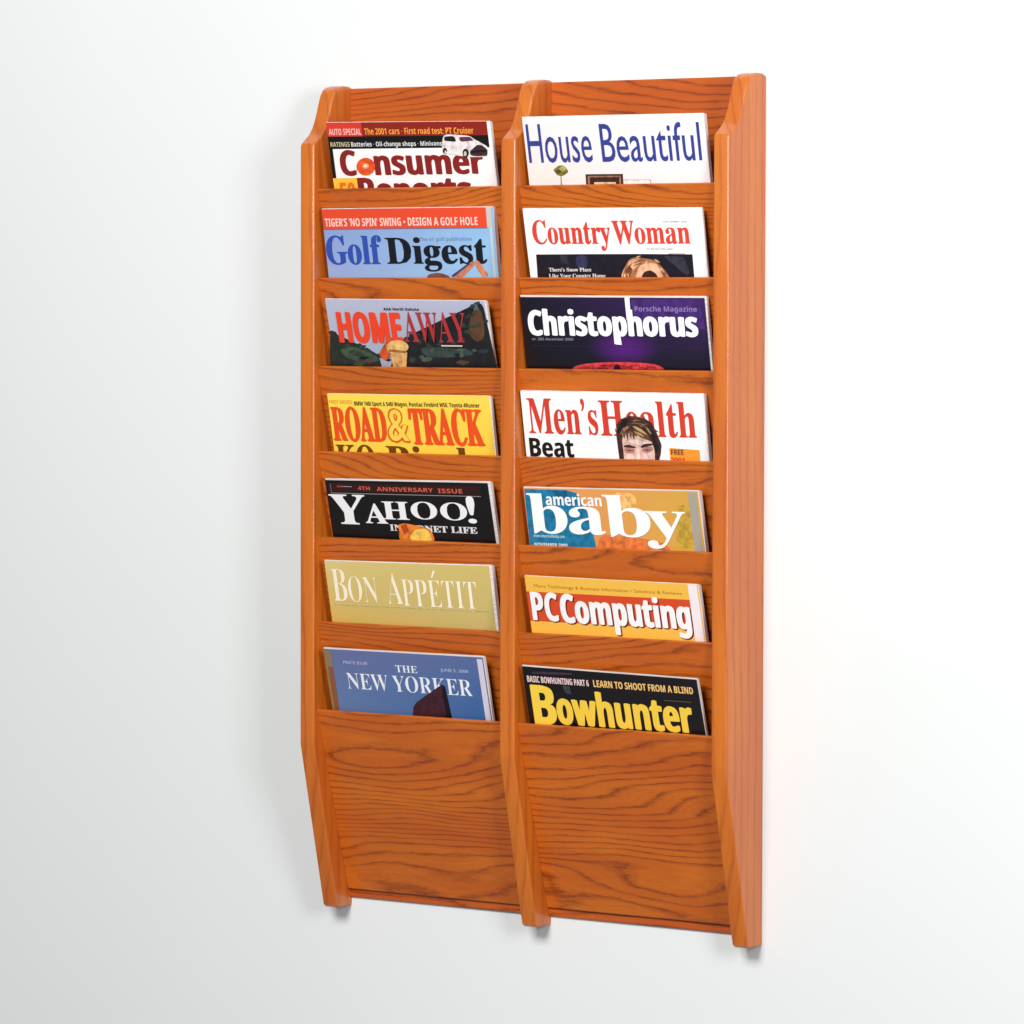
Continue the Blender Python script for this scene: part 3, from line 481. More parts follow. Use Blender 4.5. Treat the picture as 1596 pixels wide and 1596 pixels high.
          [(0.192, 0.712), (0.189, 0.718), (0.187, 0.721), (0.185, 0.723), (0.183, 0.723), (0.182, 0.721), (0.18, 0.721), (0.178, 0.722), (0.175, 0.724), (0.171, 0.727), (0.168, 0.729), (0.165, 0.728), (0.163, 0.725),
           (0.159, 0.719), (0.158, 0.715), (0.158, 0.711), (0.159, 0.707), (0.161, 0.703), (0.163, 0.7), (0.165, 0.698), (0.167, 0.696), (0.17, 0.695), (0.173, 0.694), (0.175, 0.691), (0.177, 0.689), (0.18, 0.685), (0.182, 0.684),
           (0.184, 0.684), (0.187, 0.686), (0.191, 0.69), (0.194, 0.693), (0.195, 0.696), (0.196, 0.698), (0.196, 0.702), (0.195, 0.705), (0.194, 0.708)],
          2),
         ('P', 'cover_picture', (52, 60, 50),
          [(0.222, 0.734), (0.218, 0.737), (0.216, 0.74), (0.213, 0.743), (0.211, 0.747), (0.207, 0.754), (0.205, 0.756), (0.203, 0.757), (0.201, 0.755), (0.198, 0.749), (0.196, 0.746), (0.193, 0.744), (0.19, 0.743),
           (0.186, 0.743), (0.184, 0.742), (0.183, 0.741), (0.183, 0.738), (0.184, 0.733), (0.185, 0.73), (0.187, 0.725), (0.19, 0.721), (0.194, 0.714), (0.197, 0.711), (0.2, 0.71), (0.202, 0.711), (0.204, 0.715), (0.206, 0.716),
           (0.209, 0.717), (0.211, 0.717), (0.215, 0.715), (0.217, 0.715), (0.219, 0.716), (0.221, 0.719), (0.223, 0.725), (0.224, 0.728), (0.224, 0.732)],
          2),
         ('P', 'cover_picture', (52, 60, 50),
          [(0.205, 0.751), (0.202, 0.755), (0.201, 0.759), (0.198, 0.764), (0.196, 0.77), (0.193, 0.78), (0.191, 0.785), (0.189, 0.785), (0.188, 0.782), (0.186, 0.774), (0.185, 0.769), (0.184, 0.766), (0.182, 0.764),
           (0.179, 0.764), (0.178, 0.762), (0.177, 0.759), (0.176, 0.755), (0.176, 0.749), (0.176, 0.743), (0.177, 0.737), (0.179, 0.731), (0.183, 0.722), (0.185, 0.718), (0.187, 0.716), (0.189, 0.716), (0.191, 0.72),
           (0.193, 0.722), (0.194, 0.723), (0.195, 0.724), (0.197, 0.723), (0.198, 0.724), (0.2, 0.727), (0.202, 0.731), (0.204, 0.739), (0.206, 0.743), (0.206, 0.748)],
          2),
         ('P', 'cover_picture', (34, 40, 38),
          [(0.245, 0.791), (0.246, 0.796), (0.245, 0.799), (0.244, 0.8), (0.242, 0.8), (0.237, 0.799), (0.235, 0.799), (0.232, 0.799), (0.229, 0.801), (0.225, 0.804), (0.223, 0.805), (0.222, 0.804), (0.221, 0.802), (0.221, 0.797),
           (0.22, 0.794), (0.219, 0.79), (0.218, 0.788), (0.217, 0.784), (0.216, 0.782), (0.216, 0.78), (0.217, 0.779), (0.218, 0.777), (0.219, 0.776), (0.222, 0.774), (0.225, 0.773), (0.229, 0.77), (0.232, 0.769), (0.235, 0.769),
           (0.237, 0.77), (0.239, 0.773), (0.24, 0.775), (0.241, 0.778), (0.242, 0.78), (0.244, 0.783), (0.244, 0.785), (0.245, 0.788)],
          2),
         ('P', 'cover_picture', (52, 60, 50),
          [(0.243, 0.809), (0.244, 0.817), (0.244, 0.821), (0.242, 0.824), (0.241, 0.826), (0.237, 0.827), (0.234, 0.827), (0.231, 0.828), (0.227, 0.829), (0.221, 0.831), (0.218, 0.83), (0.216, 0.829), (0.215, 0.825),
           (0.215, 0.819), (0.215, 0.815), (0.215, 0.81), (0.216, 0.805), (0.217, 0.799), (0.218, 0.794), (0.218, 0.789), (0.219, 0.785), (0.22, 0.779), (0.221, 0.776), (0.224, 0.774), (0.226, 0.773), (0.231, 0.774),
           (0.235, 0.774), (0.239, 0.775), (0.242, 0.775), (0.246, 0.776), (0.248, 0.778), (0.249, 0.781), (0.248, 0.785), (0.246, 0.793), (0.244, 0.798), (0.244, 0.804)],
          2),
         ('P', 'cover_picture', (34, 40, 38),
          [(0.234, 0.776), (0.234, 0.78), (0.234, 0.783), (0.233, 0.784), (0.232, 0.784), (0.23, 0.782), (0.228, 0.782), (0.226, 0.783), (0.224, 0.784), (0.22, 0.787), (0.219, 0.788), (0.217, 0.788), (0.217, 0.785), (0.217, 0.78),
           (0.217, 0.777), (0.217, 0.774), (0.217, 0.771), (0.217, 0.768), (0.217, 0.766), (0.218, 0.764), (0.218, 0.763), (0.218, 0.762), (0.219, 0.761), (0.22, 0.759), (0.222, 0.757), (0.226, 0.754), (0.228, 0.753),
           (0.23, 0.753), (0.232, 0.754), (0.234, 0.758), (0.235, 0.76), (0.235, 0.762), (0.235, 0.764), (0.234, 0.767), (0.234, 0.77), (0.234, 0.773)],
          2),
         ('P', 'cover_picture', (34, 40, 38),
          [(0.302, 0.875), (0.3, 0.882), (0.299, 0.885), (0.298, 0.887), (0.297, 0.887), (0.296, 0.885), (0.295, 0.885), (0.293, 0.886), (0.291, 0.888), (0.287, 0.892), (0.285, 0.894), (0.283, 0.893), (0.281, 0.889),
           (0.28, 0.882), (0.279, 0.877), (0.28, 0.872), (0.281, 0.868), (0.283, 0.862), (0.284, 0.859), (0.286, 0.856), (0.287, 0.854), (0.289, 0.853), (0.29, 0.851), (0.292, 0.848), (0.293, 0.846), (0.296, 0.842), (0.297, 0.84),
           (0.3, 0.84), (0.302, 0.842), (0.305, 0.847), (0.307, 0.85), (0.307, 0.854), (0.307, 0.857), (0.306, 0.862), (0.305, 0.865), (0.303, 0.87)],
          2),
         ('P', 'cover_picture', (34, 40, 38),
          [(0.321, 0.858), (0.318, 0.86), (0.315, 0.862), (0.312, 0.864), (0.308, 0.867), (0.303, 0.87), (0.3, 0.872), (0.297, 0.872), (0.295, 0.872), (0.292, 0.869), (0.29, 0.868), (0.287, 0.867), (0.284, 0.866), (0.28, 0.865),
           (0.277, 0.864), (0.275, 0.863), (0.273, 0.861), (0.272, 0.858), (0.272, 0.856), (0.274, 0.854), (0.276, 0.852), (0.281, 0.849), (0.284, 0.847), (0.288, 0.846), (0.291, 0.845), (0.295, 0.845), (0.298, 0.845),
           (0.301, 0.846), (0.303, 0.846), (0.305, 0.847), (0.308, 0.848), (0.311, 0.85), (0.314, 0.851), (0.319, 0.854), (0.321, 0.855), (0.322, 0.857)],
          2),
         ('P', 'cover_picture', (40, 46, 44),
          [(0.338, 0.893), (0.335, 0.897), (0.332, 0.9), (0.328, 0.904), (0.325, 0.908), (0.32, 0.914), (0.317, 0.917), (0.314, 0.918), (0.312, 0.916), (0.309, 0.913), (0.307, 0.91), (0.305, 0.908), (0.302, 0.906), (0.297, 0.903),
           (0.295, 0.901), (0.293, 0.898), (0.292, 0.894), (0.29, 0.889), (0.291, 0.885), (0.292, 0.881), (0.295, 0.877), (0.3, 0.872), (0.303, 0.87), (0.307, 0.867), (0.31, 0.866), (0.314, 0.864), (0.317, 0.864), (0.319, 0.865),
           (0.321, 0.866), (0.324, 0.87), (0.326, 0.873), (0.329, 0.876), (0.332, 0.879), (0.337, 0.883), (0.339, 0.886), (0.339, 0.89)],
          2),
         ('P', 'cover_picture', (52, 60, 50),
          [(0.361, 0.901), (0.36, 0.905), (0.36, 0.908), (0.359, 0.909), (0.358, 0.909), (0.356, 0.908), (0.354, 0.908), (0.352, 0.908), (0.349, 0.909), (0.344, 0.912), (0.341, 0.913), (0.339, 0.912), (0.338, 0.91),
           (0.337, 0.906), (0.336, 0.903), (0.337, 0.901), (0.338, 0.898), (0.34, 0.895), (0.341, 0.893), (0.342, 0.891), (0.343, 0.89), (0.344, 0.888), (0.345, 0.887), (0.347, 0.886), (0.349, 0.885), (0.352, 0.883),
           (0.355, 0.882), (0.358, 0.882), (0.36, 0.883), (0.364, 0.885), (0.366, 0.887), (0.367, 0.889), (0.366, 0.891), (0.364, 0.894), (0.363, 0.896), (0.362, 0.899)],
          2),
         ('P', 'cover_picture', (52, 60, 50),
          [(0.364, 0.95), (0.362, 0.955), (0.361, 0.958), (0.36, 0.96), (0.359, 0.961), (0.358, 0.961), (0.357, 0.961), (0.355, 0.962), (0.353, 0.962), (0.35, 0.964), (0.348, 0.964), (0.346, 0.963), (0.344, 0.961), (0.342, 0.957),
           (0.341, 0.954), (0.341, 0.951), (0.342, 0.948), (0.344, 0.943), (0.345, 0.941), (0.347, 0.938), (0.349, 0.935), (0.351, 0.932), (0.352, 0.93), (0.354, 0.928), (0.355, 0.928), (0.357, 0.928), (0.358, 0.928),
           (0.36, 0.928), (0.362, 0.928), (0.366, 0.929), (0.367, 0.93), (0.368, 0.933), (0.368, 0.935), (0.368, 0.94), (0.367, 0.943), (0.366, 0.947)],
          2),
         ('P', 'cover_picture', (34, 40, 38),
          [(0.37, 0.94), (0.367, 0.943), (0.364, 0.945), (0.361, 0.949), (0.359, 0.952), (0.355, 0.958), (0.353, 0.96), (0.35, 0.961), (0.348, 0.96), (0.346, 0.956), (0.344, 0.953), (0.341, 0.951), (0.339, 0.95), (0.335, 0.949),
           (0.332, 0.948), (0.331, 0.945), (0.33, 0.943), (0.33, 0.938), (0.331, 0.935), (0.333, 0.932), (0.335, 0.929), (0.34, 0.924), (0.343, 0.922), (0.345, 0.92), (0.348, 0.919), (0.351, 0.919), (0.353, 0.92), (0.355, 0.92),
           (0.357, 0.921), (0.36, 0.923), (0.362, 0.924), (0.364, 0.927), (0.367, 0.929), (0.37, 0.933), (0.371, 0.935), (0.371, 0.938)],
          2),
         ('P', 'cover_picture', (34, 40, 38),
          [(0.423, 0.785), (0.424, 0.79), (0.424, 0.792), (0.422, 0.793), (0.421, 0.794), (0.417, 0.792), (0.415, 0.792), (0.412, 0.793), (0.41, 0.795), (0.406, 0.798), (0.405, 0.799), (0.403, 0.798), (0.403, 0.796),
           (0.402, 0.79), (0.402, 0.787), (0.402, 0.784), (0.401, 0.781), (0.4, 0.777), (0.4, 0.775), (0.4, 0.774), (0.4, 0.773), (0.401, 0.773), (0.402, 0.772), (0.404, 0.77), (0.406, 0.767), (0.411, 0.763), (0.413, 0.761),
           (0.416, 0.761), (0.417, 0.763), (0.419, 0.768), (0.42, 0.771), (0.421, 0.774), (0.421, 0.776), (0.422, 0.778), (0.423, 0.78), (0.423, 0.782)],
          2),
         ('P', 'cover_picture', (34, 40, 38),
          [(0.46, 0.781), (0.457, 0.785), (0.455, 0.787), (0.452, 0.788), (0.449, 0.788), (0.443, 0.787), (0.44, 0.787), (0.437, 0.787), (0.435, 0.789), (0.432, 0.791), (0.43, 0.792), (0.427, 0.791), (0.424, 0.79), (0.421, 0.786),
           (0.418, 0.783), (0.416, 0.781), (0.414, 0.779), (0.412, 0.776), (0.412, 0.775), (0.413, 0.773), (0.415, 0.772), (0.42, 0.771), (0.423, 0.77), (0.426, 0.769), (0.43, 0.767), (0.434, 0.765), (0.437, 0.764), (0.44, 0.764),
           (0.442, 0.765), (0.444, 0.768), (0.446, 0.769), (0.449, 0.771), (0.452, 0.773), (0.457, 0.775), (0.46, 0.776), (0.461, 0.779)],
          2),
         ('P', 'cover_picture', (34, 40, 38),
          [(0.43, 0.813), (0.427, 0.817), (0.426, 0.82), (0.424, 0.822), (0.423, 0.823), (0.421, 0.825), (0.42, 0.826), (0.417, 0.826), (0.415, 0.826), (0.411, 0.826), (0.409, 0.825), (0.406, 0.824), (0.404, 0.822), (0.401, 0.82),
           (0.4, 0.817), (0.4, 0.815), (0.401, 0.812), (0.403, 0.808), (0.405, 0.805), (0.407, 0.802), (0.409, 0.799), (0.412, 0.794), (0.414, 0.792), (0.416, 0.791), (0.417, 0.791), (0.419, 0.792), (0.421, 0.793), (0.424, 0.793),
           (0.426, 0.793), (0.43, 0.793), (0.433, 0.793), (0.434, 0.795), (0.434, 0.797), (0.433, 0.802), (0.432, 0.806), (0.431, 0.81)],
          2),
         ('P', 'cover_picture', (52, 60, 50),
          [(0.493, 0.601), (0.493, 0.606), (0.493, 0.608), (0.492, 0.61), (0.491, 0.61), (0.488, 0.609), (0.486, 0.609), (0.484, 0.61), (0.482, 0.611), (0.479, 0.615), (0.478, 0.615), (0.477, 0.615), (0.477, 0.612),
           (0.476, 0.606), (0.476, 0.602), (0.476, 0.599), (0.475, 0.596), (0.474, 0.592), (0.474, 0.589), (0.474, 0.588), (0.474, 0.587), (0.475, 0.587), (0.476, 0.586), (0.478, 0.584), (0.48, 0.581), (0.483, 0.576),
           (0.485, 0.574), (0.487, 0.574), (0.488, 0.576), (0.489, 0.582), (0.49, 0.585), (0.491, 0.588), (0.491, 0.591), (0.492, 0.593), (0.493, 0.595), (0.493, 0.598)],
          2),
         ('P', 'cover_picture', (52, 60, 50),
          [(0.499, 0.629), (0.499, 0.634), (0.499, 0.637), (0.497, 0.64), (0.495, 0.642), (0.49, 0.644), (0.487, 0.645), (0.483, 0.646), (0.48, 0.646), (0.475, 0.645), (0.473, 0.644), (0.471, 0.643), (0.47, 0.641), (0.47, 0.637),
           (0.469, 0.634), (0.469, 0.631), (0.468, 0.628), (0.467, 0.623), (0.466, 0.619), (0.466, 0.615), (0.467, 0.611), (0.468, 0.606), (0.47, 0.603), (0.472, 0.601), (0.476, 0.601), (0.481, 0.603), (0.485, 0.604),
           (0.488, 0.605), (0.49, 0.605), (0.493, 0.604), (0.494, 0.605), (0.496, 0.607), (0.497, 0.61), (0.497, 0.616), (0.498, 0.62), (0.498, 0.625)],
          2),
         ('P', 'cover_picture', (40, 46, 44),
          [(0.514, 0.59), (0.514, 0.592), (0.514, 0.594), (0.513, 0.596), (0.512, 0.598), (0.509, 0.601), (0.507, 0.602), (0.504, 0.602), (0.503, 0.602), (0.5, 0.599), (0.499, 0.598), (0.498, 0.597), (0.497, 0.596),
           (0.497, 0.595), (0.497, 0.594), (0.496, 0.593), (0.496, 0.591), (0.495, 0.588), (0.495, 0.586), (0.495, 0.584), (0.495, 0.581), (0.496, 0.577), (0.497, 0.575), (0.498, 0.574), (0.5, 0.575), (0.503, 0.577),
           (0.505, 0.578), (0.507, 0.579), (0.509, 0.578), (0.51, 0.577), (0.511, 0.577), (0.512, 0.578), (0.512, 0.58), (0.513, 0.584), (0.513, 0.586), (0.514, 0.588)],
          2),
         ('P', 'cover_picture', (40, 46, 44),
          [(0.552, 0.535), (0.552, 0.537), (0.552, 0.538), (0.551, 0.541), (0.55, 0.544), (0.547, 0.549), (0.545, 0.551), (0.542, 0.551), (0.54, 0.55), (0.536, 0.546), (0.534, 0.544), (0.533, 0.543), (0.532, 0.542),
           (0.532, 0.541), (0.532, 0.54), (0.532, 0.539), (0.532, 0.537), (0.532, 0.533), (0.532, 0.531), (0.532, 0.528), (0.533, 0.525), (0.533, 0.521), (0.534, 0.519), (0.536, 0.518), (0.538, 0.518), (0.542, 0.519),
           (0.544, 0.52), (0.547, 0.52), (0.549, 0.521), (0.551, 0.521), (0.552, 0.522), (0.553, 0.523), (0.553, 0.525), (0.552, 0.529), (0.552, 0.531), (0.551, 0.533)],
          2),
         ('P', 'cover_picture', (52, 60, 50),
          [(0.576, 0.532), (0.576, 0.535), (0.576, 0.537), (0.575, 0.539), (0.573, 0.541), (0.571, 0.544), (0.569, 0.545), (0.568, 0.546), (0.566, 0.546), (0.565, 0.544), (0.564, 0.543), (0.563, 0.542), (0.562, 0.54),
           (0.562, 0.538), (0.562, 0.536), (0.562, 0.534), (0.561, 0.532), (0.561, 0.528), (0.56, 0.526), (0.56, 0.524), (0.561, 0.522), (0.561, 0.52), (0.562, 0.519), (0.563, 0.517), (0.565, 0.516), (0.568, 0.514),
           (0.569, 0.514), (0.571, 0.514), (0.572, 0.515), (0.572, 0.518), (0.573, 0.52), (0.574, 0.523), (0.574, 0.524), (0.575, 0.527), (0.575, 0.529), (0.575, 0.531)],
          2),
         ('P', 'cover_picture', (40, 46, 44),
          [(0.521, 0.554), (0.522, 0.56), (0.521, 0.564), (0.521, 0.567), (0.519, 0.57), (0.517, 0.572), (0.516, 0.573), (0.514, 0.575), (0.511, 0.576), (0.508, 0.577), (0.506, 0.576), (0.505, 0.574), (0.505, 0.57),
           (0.505, 0.563), (0.505, 0.559), (0.505, 0.553), (0.506, 0.549), (0.507, 0.542), (0.507, 0.538), (0.508, 0.535), (0.508, 0.532), (0.508, 0.531), (0.509, 0.529), (0.511, 0.525), (0.513, 0.521), (0.516, 0.515),
           (0.518, 0.512), (0.52, 0.513), (0.522, 0.517), (0.523, 0.525), (0.524, 0.53), (0.525, 0.535), (0.524, 0.538), (0.523, 0.542), (0.522, 0.546), (0.522, 0.55)],
          2),
         ('P', 'cover_picture', (34, 40, 38),
          [(0.57, 0.633), (0.568, 0.641), (0.566, 0.646), (0.564, 0.648), (0.563, 0.648), (0.561, 0.646), (0.559, 0.645), (0.558, 0.646), (0.556, 0.649), (0.554, 0.654), (0.553, 0.656), (0.551, 0.655), (0.55, 0.65),
           (0.548, 0.641), (0.547, 0.635), (0.546, 0.629), (0.546, 0.624), (0.546, 0.617), (0.547, 0.613), (0.548, 0.61), (0.549, 0.608), (0.552, 0.605), (0.554, 0.603), (0.556, 0.6), (0.558, 0.597), (0.56, 0.592), (0.561, 0.59),
           (0.563, 0.591), (0.564, 0.593), (0.565, 0.599), (0.566, 0.603), (0.568, 0.608), (0.569, 0.612), (0.571, 0.617), (0.572, 0.621), (0.572, 0.627)],
          2),
         ('P', 'cover_picture', (40, 46, 44),
          [(0.588, 0.666), (0.585, 0.672), (0.583, 0.676), (0.58, 0.679), (0.577, 0.682), (0.574, 0.686), (0.571, 0.688), (0.569, 0.689), (0.567, 0.689), (0.565, 0.689), (0.563, 0.687), (0.561, 0.685), (0.559, 0.682),
           (0.556, 0.677), (0.554, 0.673), (0.553, 0.668), (0.552, 0.664), (0.551, 0.657), (0.552, 0.653), (0.553, 0.65), (0.555, 0.647), (0.559, 0.645), (0.562, 0.642), (0.565, 0.639), (0.567, 0.636), (0.57, 0.631),
           (0.572, 0.629), (0.574, 0.63), (0.576, 0.633), (0.578, 0.64), (0.579, 0.644), (0.581, 0.649), (0.584, 0.652), (0.587, 0.656), (0.589, 0.659), (0.589, 0.663)],
          2),
         ('P', 'cover_picture', (52, 60, 50),
          [(0.604, 0.613), (0.605, 0.618), (0.604, 0.62), (0.603, 0.622), (0.602, 0.622), (0.6, 0.622), (0.598, 0.623), (0.596, 0.623), (0.595, 0.625), (0.592, 0.627), (0.591, 0.627), (0.59, 0.626), (0.59, 0.624), (0.59, 0.619),
           (0.59, 0.615), (0.589, 0.612), (0.589, 0.609), (0.589, 0.605), (0.588, 0.603), (0.588, 0.601), (0.588, 0.6), (0.589, 0.6), (0.59, 0.599), (0.591, 0.596), (0.593, 0.594), (0.596, 0.589), (0.598, 0.587), (0.6, 0.587),
           (0.601, 0.59), (0.602, 0.595), (0.602, 0.599), (0.603, 0.602), (0.603, 0.604), (0.604, 0.606), (0.604, 0.608), (0.604, 0.61)],
          2),
         ('P', 'cover_picture', (52, 60, 50),
          [(0.628, 0.697), (0.628, 0.7), (0.628, 0.702), (0.627, 0.706), (0.626, 0.709), (0.623, 0.714), (0.621, 0.716), (0.618, 0.717), (0.615, 0.716), (0.612, 0.713), (0.609, 0.711), (0.608, 0.709), (0.607, 0.707),
           (0.607, 0.705), (0.607, 0.703), (0.607, 0.7), (0.607, 0.697), (0.608, 0.692), (0.609, 0.689), (0.609, 0.685), (0.61, 0.683), (0.61, 0.679), (0.611, 0.677), (0.613, 0.675), (0.615, 0.674), (0.619, 0.672), (0.621, 0.672),
           (0.624, 0.672), (0.626, 0.674), (0.629, 0.677), (0.63, 0.679), (0.631, 0.682), (0.63, 0.685), (0.629, 0.689), (0.628, 0.691), (0.628, 0.694)],
          2),
         ('P', 'cover_picture', (40, 46, 44),
          [(0.644, 0.723), (0.644, 0.727), (0.644, 0.729), (0.643, 0.73), (0.642, 0.73), (0.639, 0.729), (0.638, 0.728), (0.636, 0.729), (0.634, 0.73), (0.632, 0.733), (0.631, 0.734), (0.63, 0.733), (0.629, 0.731), (0.629, 0.727),
           (0.629, 0.725), (0.629, 0.722), (0.628, 0.72), (0.627, 0.717), (0.627, 0.715), (0.627, 0.714), (0.627, 0.713), (0.628, 0.713), (0.629, 0.712), (0.63, 0.711), (0.632, 0.709), (0.635, 0.706), (0.637, 0.705),
           (0.638, 0.705), (0.64, 0.706), (0.641, 0.709), (0.641, 0.711), (0.642, 0.713), (0.642, 0.715), (0.643, 0.717), (0.643, 0.719), (0.644, 0.721)],
          2),
         ('P', 'cover_picture', (52, 60, 50),
          [(0.635, 0.729), (0.636, 0.733), (0.636, 0.736), (0.635, 0.739), (0.633, 0.742), (0.629, 0.747), (0.626, 0.749), (0.623, 0.75), (0.62, 0.749), (0.615, 0.747), (0.612, 0.745), (0.61, 0.743), (0.609, 0.741),
           (0.609, 0.738), (0.608, 0.735), (0.609, 0.732), (0.609, 0.729), (0.61, 0.724), (0.61, 0.72), (0.611, 0.717), (0.611, 0.715), (0.612, 0.711), (0.613, 0.709), (0.615, 0.707), (0.618, 0.705), (0.623, 0.702),
           (0.626, 0.701), (0.63, 0.702), (0.633, 0.704), (0.636, 0.708), (0.638, 0.711), (0.639, 0.714), (0.638, 0.717), (0.636, 0.721), (0.636, 0.724), (0.635, 0.727)],
          2),
         ('P', 'cover_picture', (34, 40, 38),
          [(0.694, 0.693), (0.693, 0.7), (0.692, 0.704), (0.69, 0.706), (0.687, 0.706), (0.683, 0.704), (0.68, 0.704), (0.677, 0.705), (0.675, 0.707), (0.672, 0.712), (0.671, 0.714), (0.669, 0.712), (0.668, 0.709), (0.666, 0.701),
           (0.665, 0.695), (0.664, 0.69), (0.663, 0.686), (0.661, 0.681), (0.66, 0.677), (0.66, 0.675), (0.661, 0.674), (0.664, 0.673), (0.666, 0.672), (0.668, 0.669), (0.671, 0.665), (0.676, 0.659), (0.679, 0.656),
           (0.681, 0.656), (0.683, 0.659), (0.684, 0.667), (0.685, 0.671), (0.686, 0.675), (0.688, 0.678), (0.692, 0.682), (0.693, 0.685), (0.694, 0.689)],
          2),
         ('P', 'cover_picture', (52, 60, 50),
          [(0.711, 0.692), (0.708, 0.697), (0.705, 0.7), (0.702, 0.702), (0.699, 0.704), (0.694, 0.706), (0.691, 0.707), (0.688, 0.708), (0.686, 0.709), (0.683, 0.709), (0.681, 0.709), (0.678, 0.708), (0.676, 0.705), (0.671, 0.7),
           (0.669, 0.697), (0.667, 0.693), (0.666, 0.69), (0.665, 0.685), (0.665, 0.682), (0.666, 0.68), (0.669, 0.678), (0.674, 0.677), (0.677, 0.675), (0.681, 0.673), (0.684, 0.67), (0.688, 0.665), (0.69, 0.663), (0.693, 0.664),
           (0.695, 0.666), (0.697, 0.672), (0.699, 0.676), (0.702, 0.679), (0.705, 0.682), (0.71, 0.684), (0.712, 0.686), (0.713, 0.689)],
          2),
         ('P', 'cover_picture', (52, 60, 50),
          [(0.71, 0.661), (0.708, 0.668), (0.707, 0.672), (0.706, 0.674), (0.705, 0.675), (0.704, 0.673), (0.703, 0.673), (0.701, 0.675), (0.699, 0.677), (0.695, 0.682), (0.693, 0.683), (0.691, 0.681), (0.69, 0.677),
           (0.688, 0.669), (0.688, 0.663), (0.688, 0.658), (0.689, 0.653), (0.691, 0.647), (0.693, 0.643), (0.694, 0.641), (0.696, 0.639), (0.697, 0.639), (0.698, 0.637), (0.7, 0.634), (0.702, 0.63), (0.704, 0.622),
           (0.706, 0.619), (0.708, 0.62), (0.71, 0.623), (0.713, 0.632), (0.714, 0.637), (0.715, 0.642), (0.714, 0.645), (0.713, 0.649), (0.712, 0.652), (0.711, 0.656)],
          2),
         ('P', 'cover_picture', (34, 40, 38),
          [(0.766, 0.625), (0.766, 0.63), (0.765, 0.633), (0.764, 0.635), (0.761, 0.637), (0.756, 0.639), (0.753, 0.64), (0.75, 0.641), (0.747, 0.642), (0.743, 0.643), (0.741, 0.643), (0.739, 0.641), (0.738, 0.638),
           (0.738, 0.633), (0.737, 0.629), (0.736, 0.625), (0.735, 0.621), (0.734, 0.616), (0.733, 0.613), (0.733, 0.61), (0.733, 0.609), (0.735, 0.607), (0.736, 0.606), (0.739, 0.603), (0.742, 0.6), (0.748, 0.595),
           (0.751, 0.593), (0.754, 0.593), (0.756, 0.596), (0.758, 0.602), (0.759, 0.606), (0.76, 0.61), (0.761, 0.613), (0.763, 0.616), (0.764, 0.618), (0.765, 0.621)],
          2),
         ('P', 'cover_picture', (52, 60, 50),
          [(0.782, 0.672), (0.782, 0.678), (0.781, 0.681), (0.78, 0.683), (0.778, 0.683), (0.776, 0.682), (0.774, 0.682), (0.772, 0.683), (0.77, 0.685), (0.768, 0.688), (0.767, 0.689), (0.766, 0.688), (0.766, 0.685),
           (0.765, 0.679), (0.765, 0.674), (0.764, 0.67), (0.763, 0.666), (0.762, 0.662), (0.762, 0.659), (0.762, 0.657), (0.763, 0.656), (0.764, 0.656), (0.765, 0.655), (0.766, 0.652), (0.768, 0.649), (0.772, 0.643),
           (0.774, 0.64), (0.775, 0.641), (0.776, 0.644), (0.777, 0.65), (0.777, 0.654), (0.778, 0.658), (0.779, 0.66), (0.781, 0.663), (0.781, 0.665), (0.782, 0.669)],
          2),
         ('P', 'cover_picture', (52, 60, 50),
          [(0.795, 0.672), (0.794, 0.676), (0.792, 0.679), (0.79, 0.681), (0.787, 0.684), (0.783, 0.688), (0.78, 0.69), (0.778, 0.691), (0.776, 0.69), (0.774, 0.689), (0.772, 0.687), (0.77, 0.685), (0.769, 0.683), (0.767, 0.68),
           (0.765, 0.678), (0.764, 0.675), (0.762, 0.672), (0.76, 0.668), (0.76, 0.665), (0.76, 0.662), (0.762, 0.66), (0.765, 0.657), (0.767, 0.655), (0.77, 0.653), (0.772, 0.651), (0.777, 0.648), (0.779, 0.648), (0.781, 0.648),
           (0.782, 0.65), (0.784, 0.654), (0.785, 0.657), (0.787, 0.66), (0.789, 0.662), (0.793, 0.665), (0.795, 0.667), (0.796, 0.67)],
          2),
         ('P', 'cover_picture', (52, 60, 50),
          [(0.855, 0.6), (0.853, 0.607), (0.851, 0.611), (0.849, 0.614), (0.847, 0.615), (0.845, 0.615), (0.843, 0.616), (0.841, 0.617), (0.84, 0.617), (0.838, 0.619), (0.837, 0.619), (0.835, 0.618), (0.834, 0.615),
           (0.832, 0.609), (0.83, 0.605), (0.829, 0.6), (0.829, 0.596), (0.828, 0.59), (0.828, 0.586), (0.829, 0.582), (0.83, 0.579), (0.833, 0.574), (0.835, 0.571), (0.838, 0.569), (0.839, 0.568), (0.842, 0.568), (0.843, 0.568),
           (0.845, 0.569), (0.846, 0.569), (0.847, 0.571), (0.849, 0.573), (0.85, 0.576), (0.852, 0.579), (0.855, 0.586), (0.856, 0.59), (0.856, 0.596)],
          2),
         ('P', 'cover_picture', (34, 40, 38),
          [(0.85, 0.597), (0.846, 0.603), (0.843, 0.607), (0.841, 0.611), (0.839, 0.615), (0.836, 0.62), (0.834, 0.623), (0.832, 0.623), (0.829, 0.622), (0.826, 0.618), (0.823, 0.615), (0.82, 0.613), (0.818, 0.611),
           (0.814, 0.608), (0.812, 0.606), (0.811, 0.602), (0.812, 0.598), (0.814, 0.592), (0.815, 0.587), (0.818, 0.581), (0.821, 0.575), (0.825, 0.566), (0.828, 0.562), (0.831, 0.56), (0.832, 0.561), (0.835, 0.566),
           (0.836, 0.568), (0.839, 0.569), (0.842, 0.569), (0.846, 0.566), (0.849, 0.566), (0.851, 0.568), (0.852, 0.573), (0.853, 0.581), (0.853, 0.587), (0.852, 0.592)],
          2),
         ('P', 'cover_picture', (40, 46, 44),
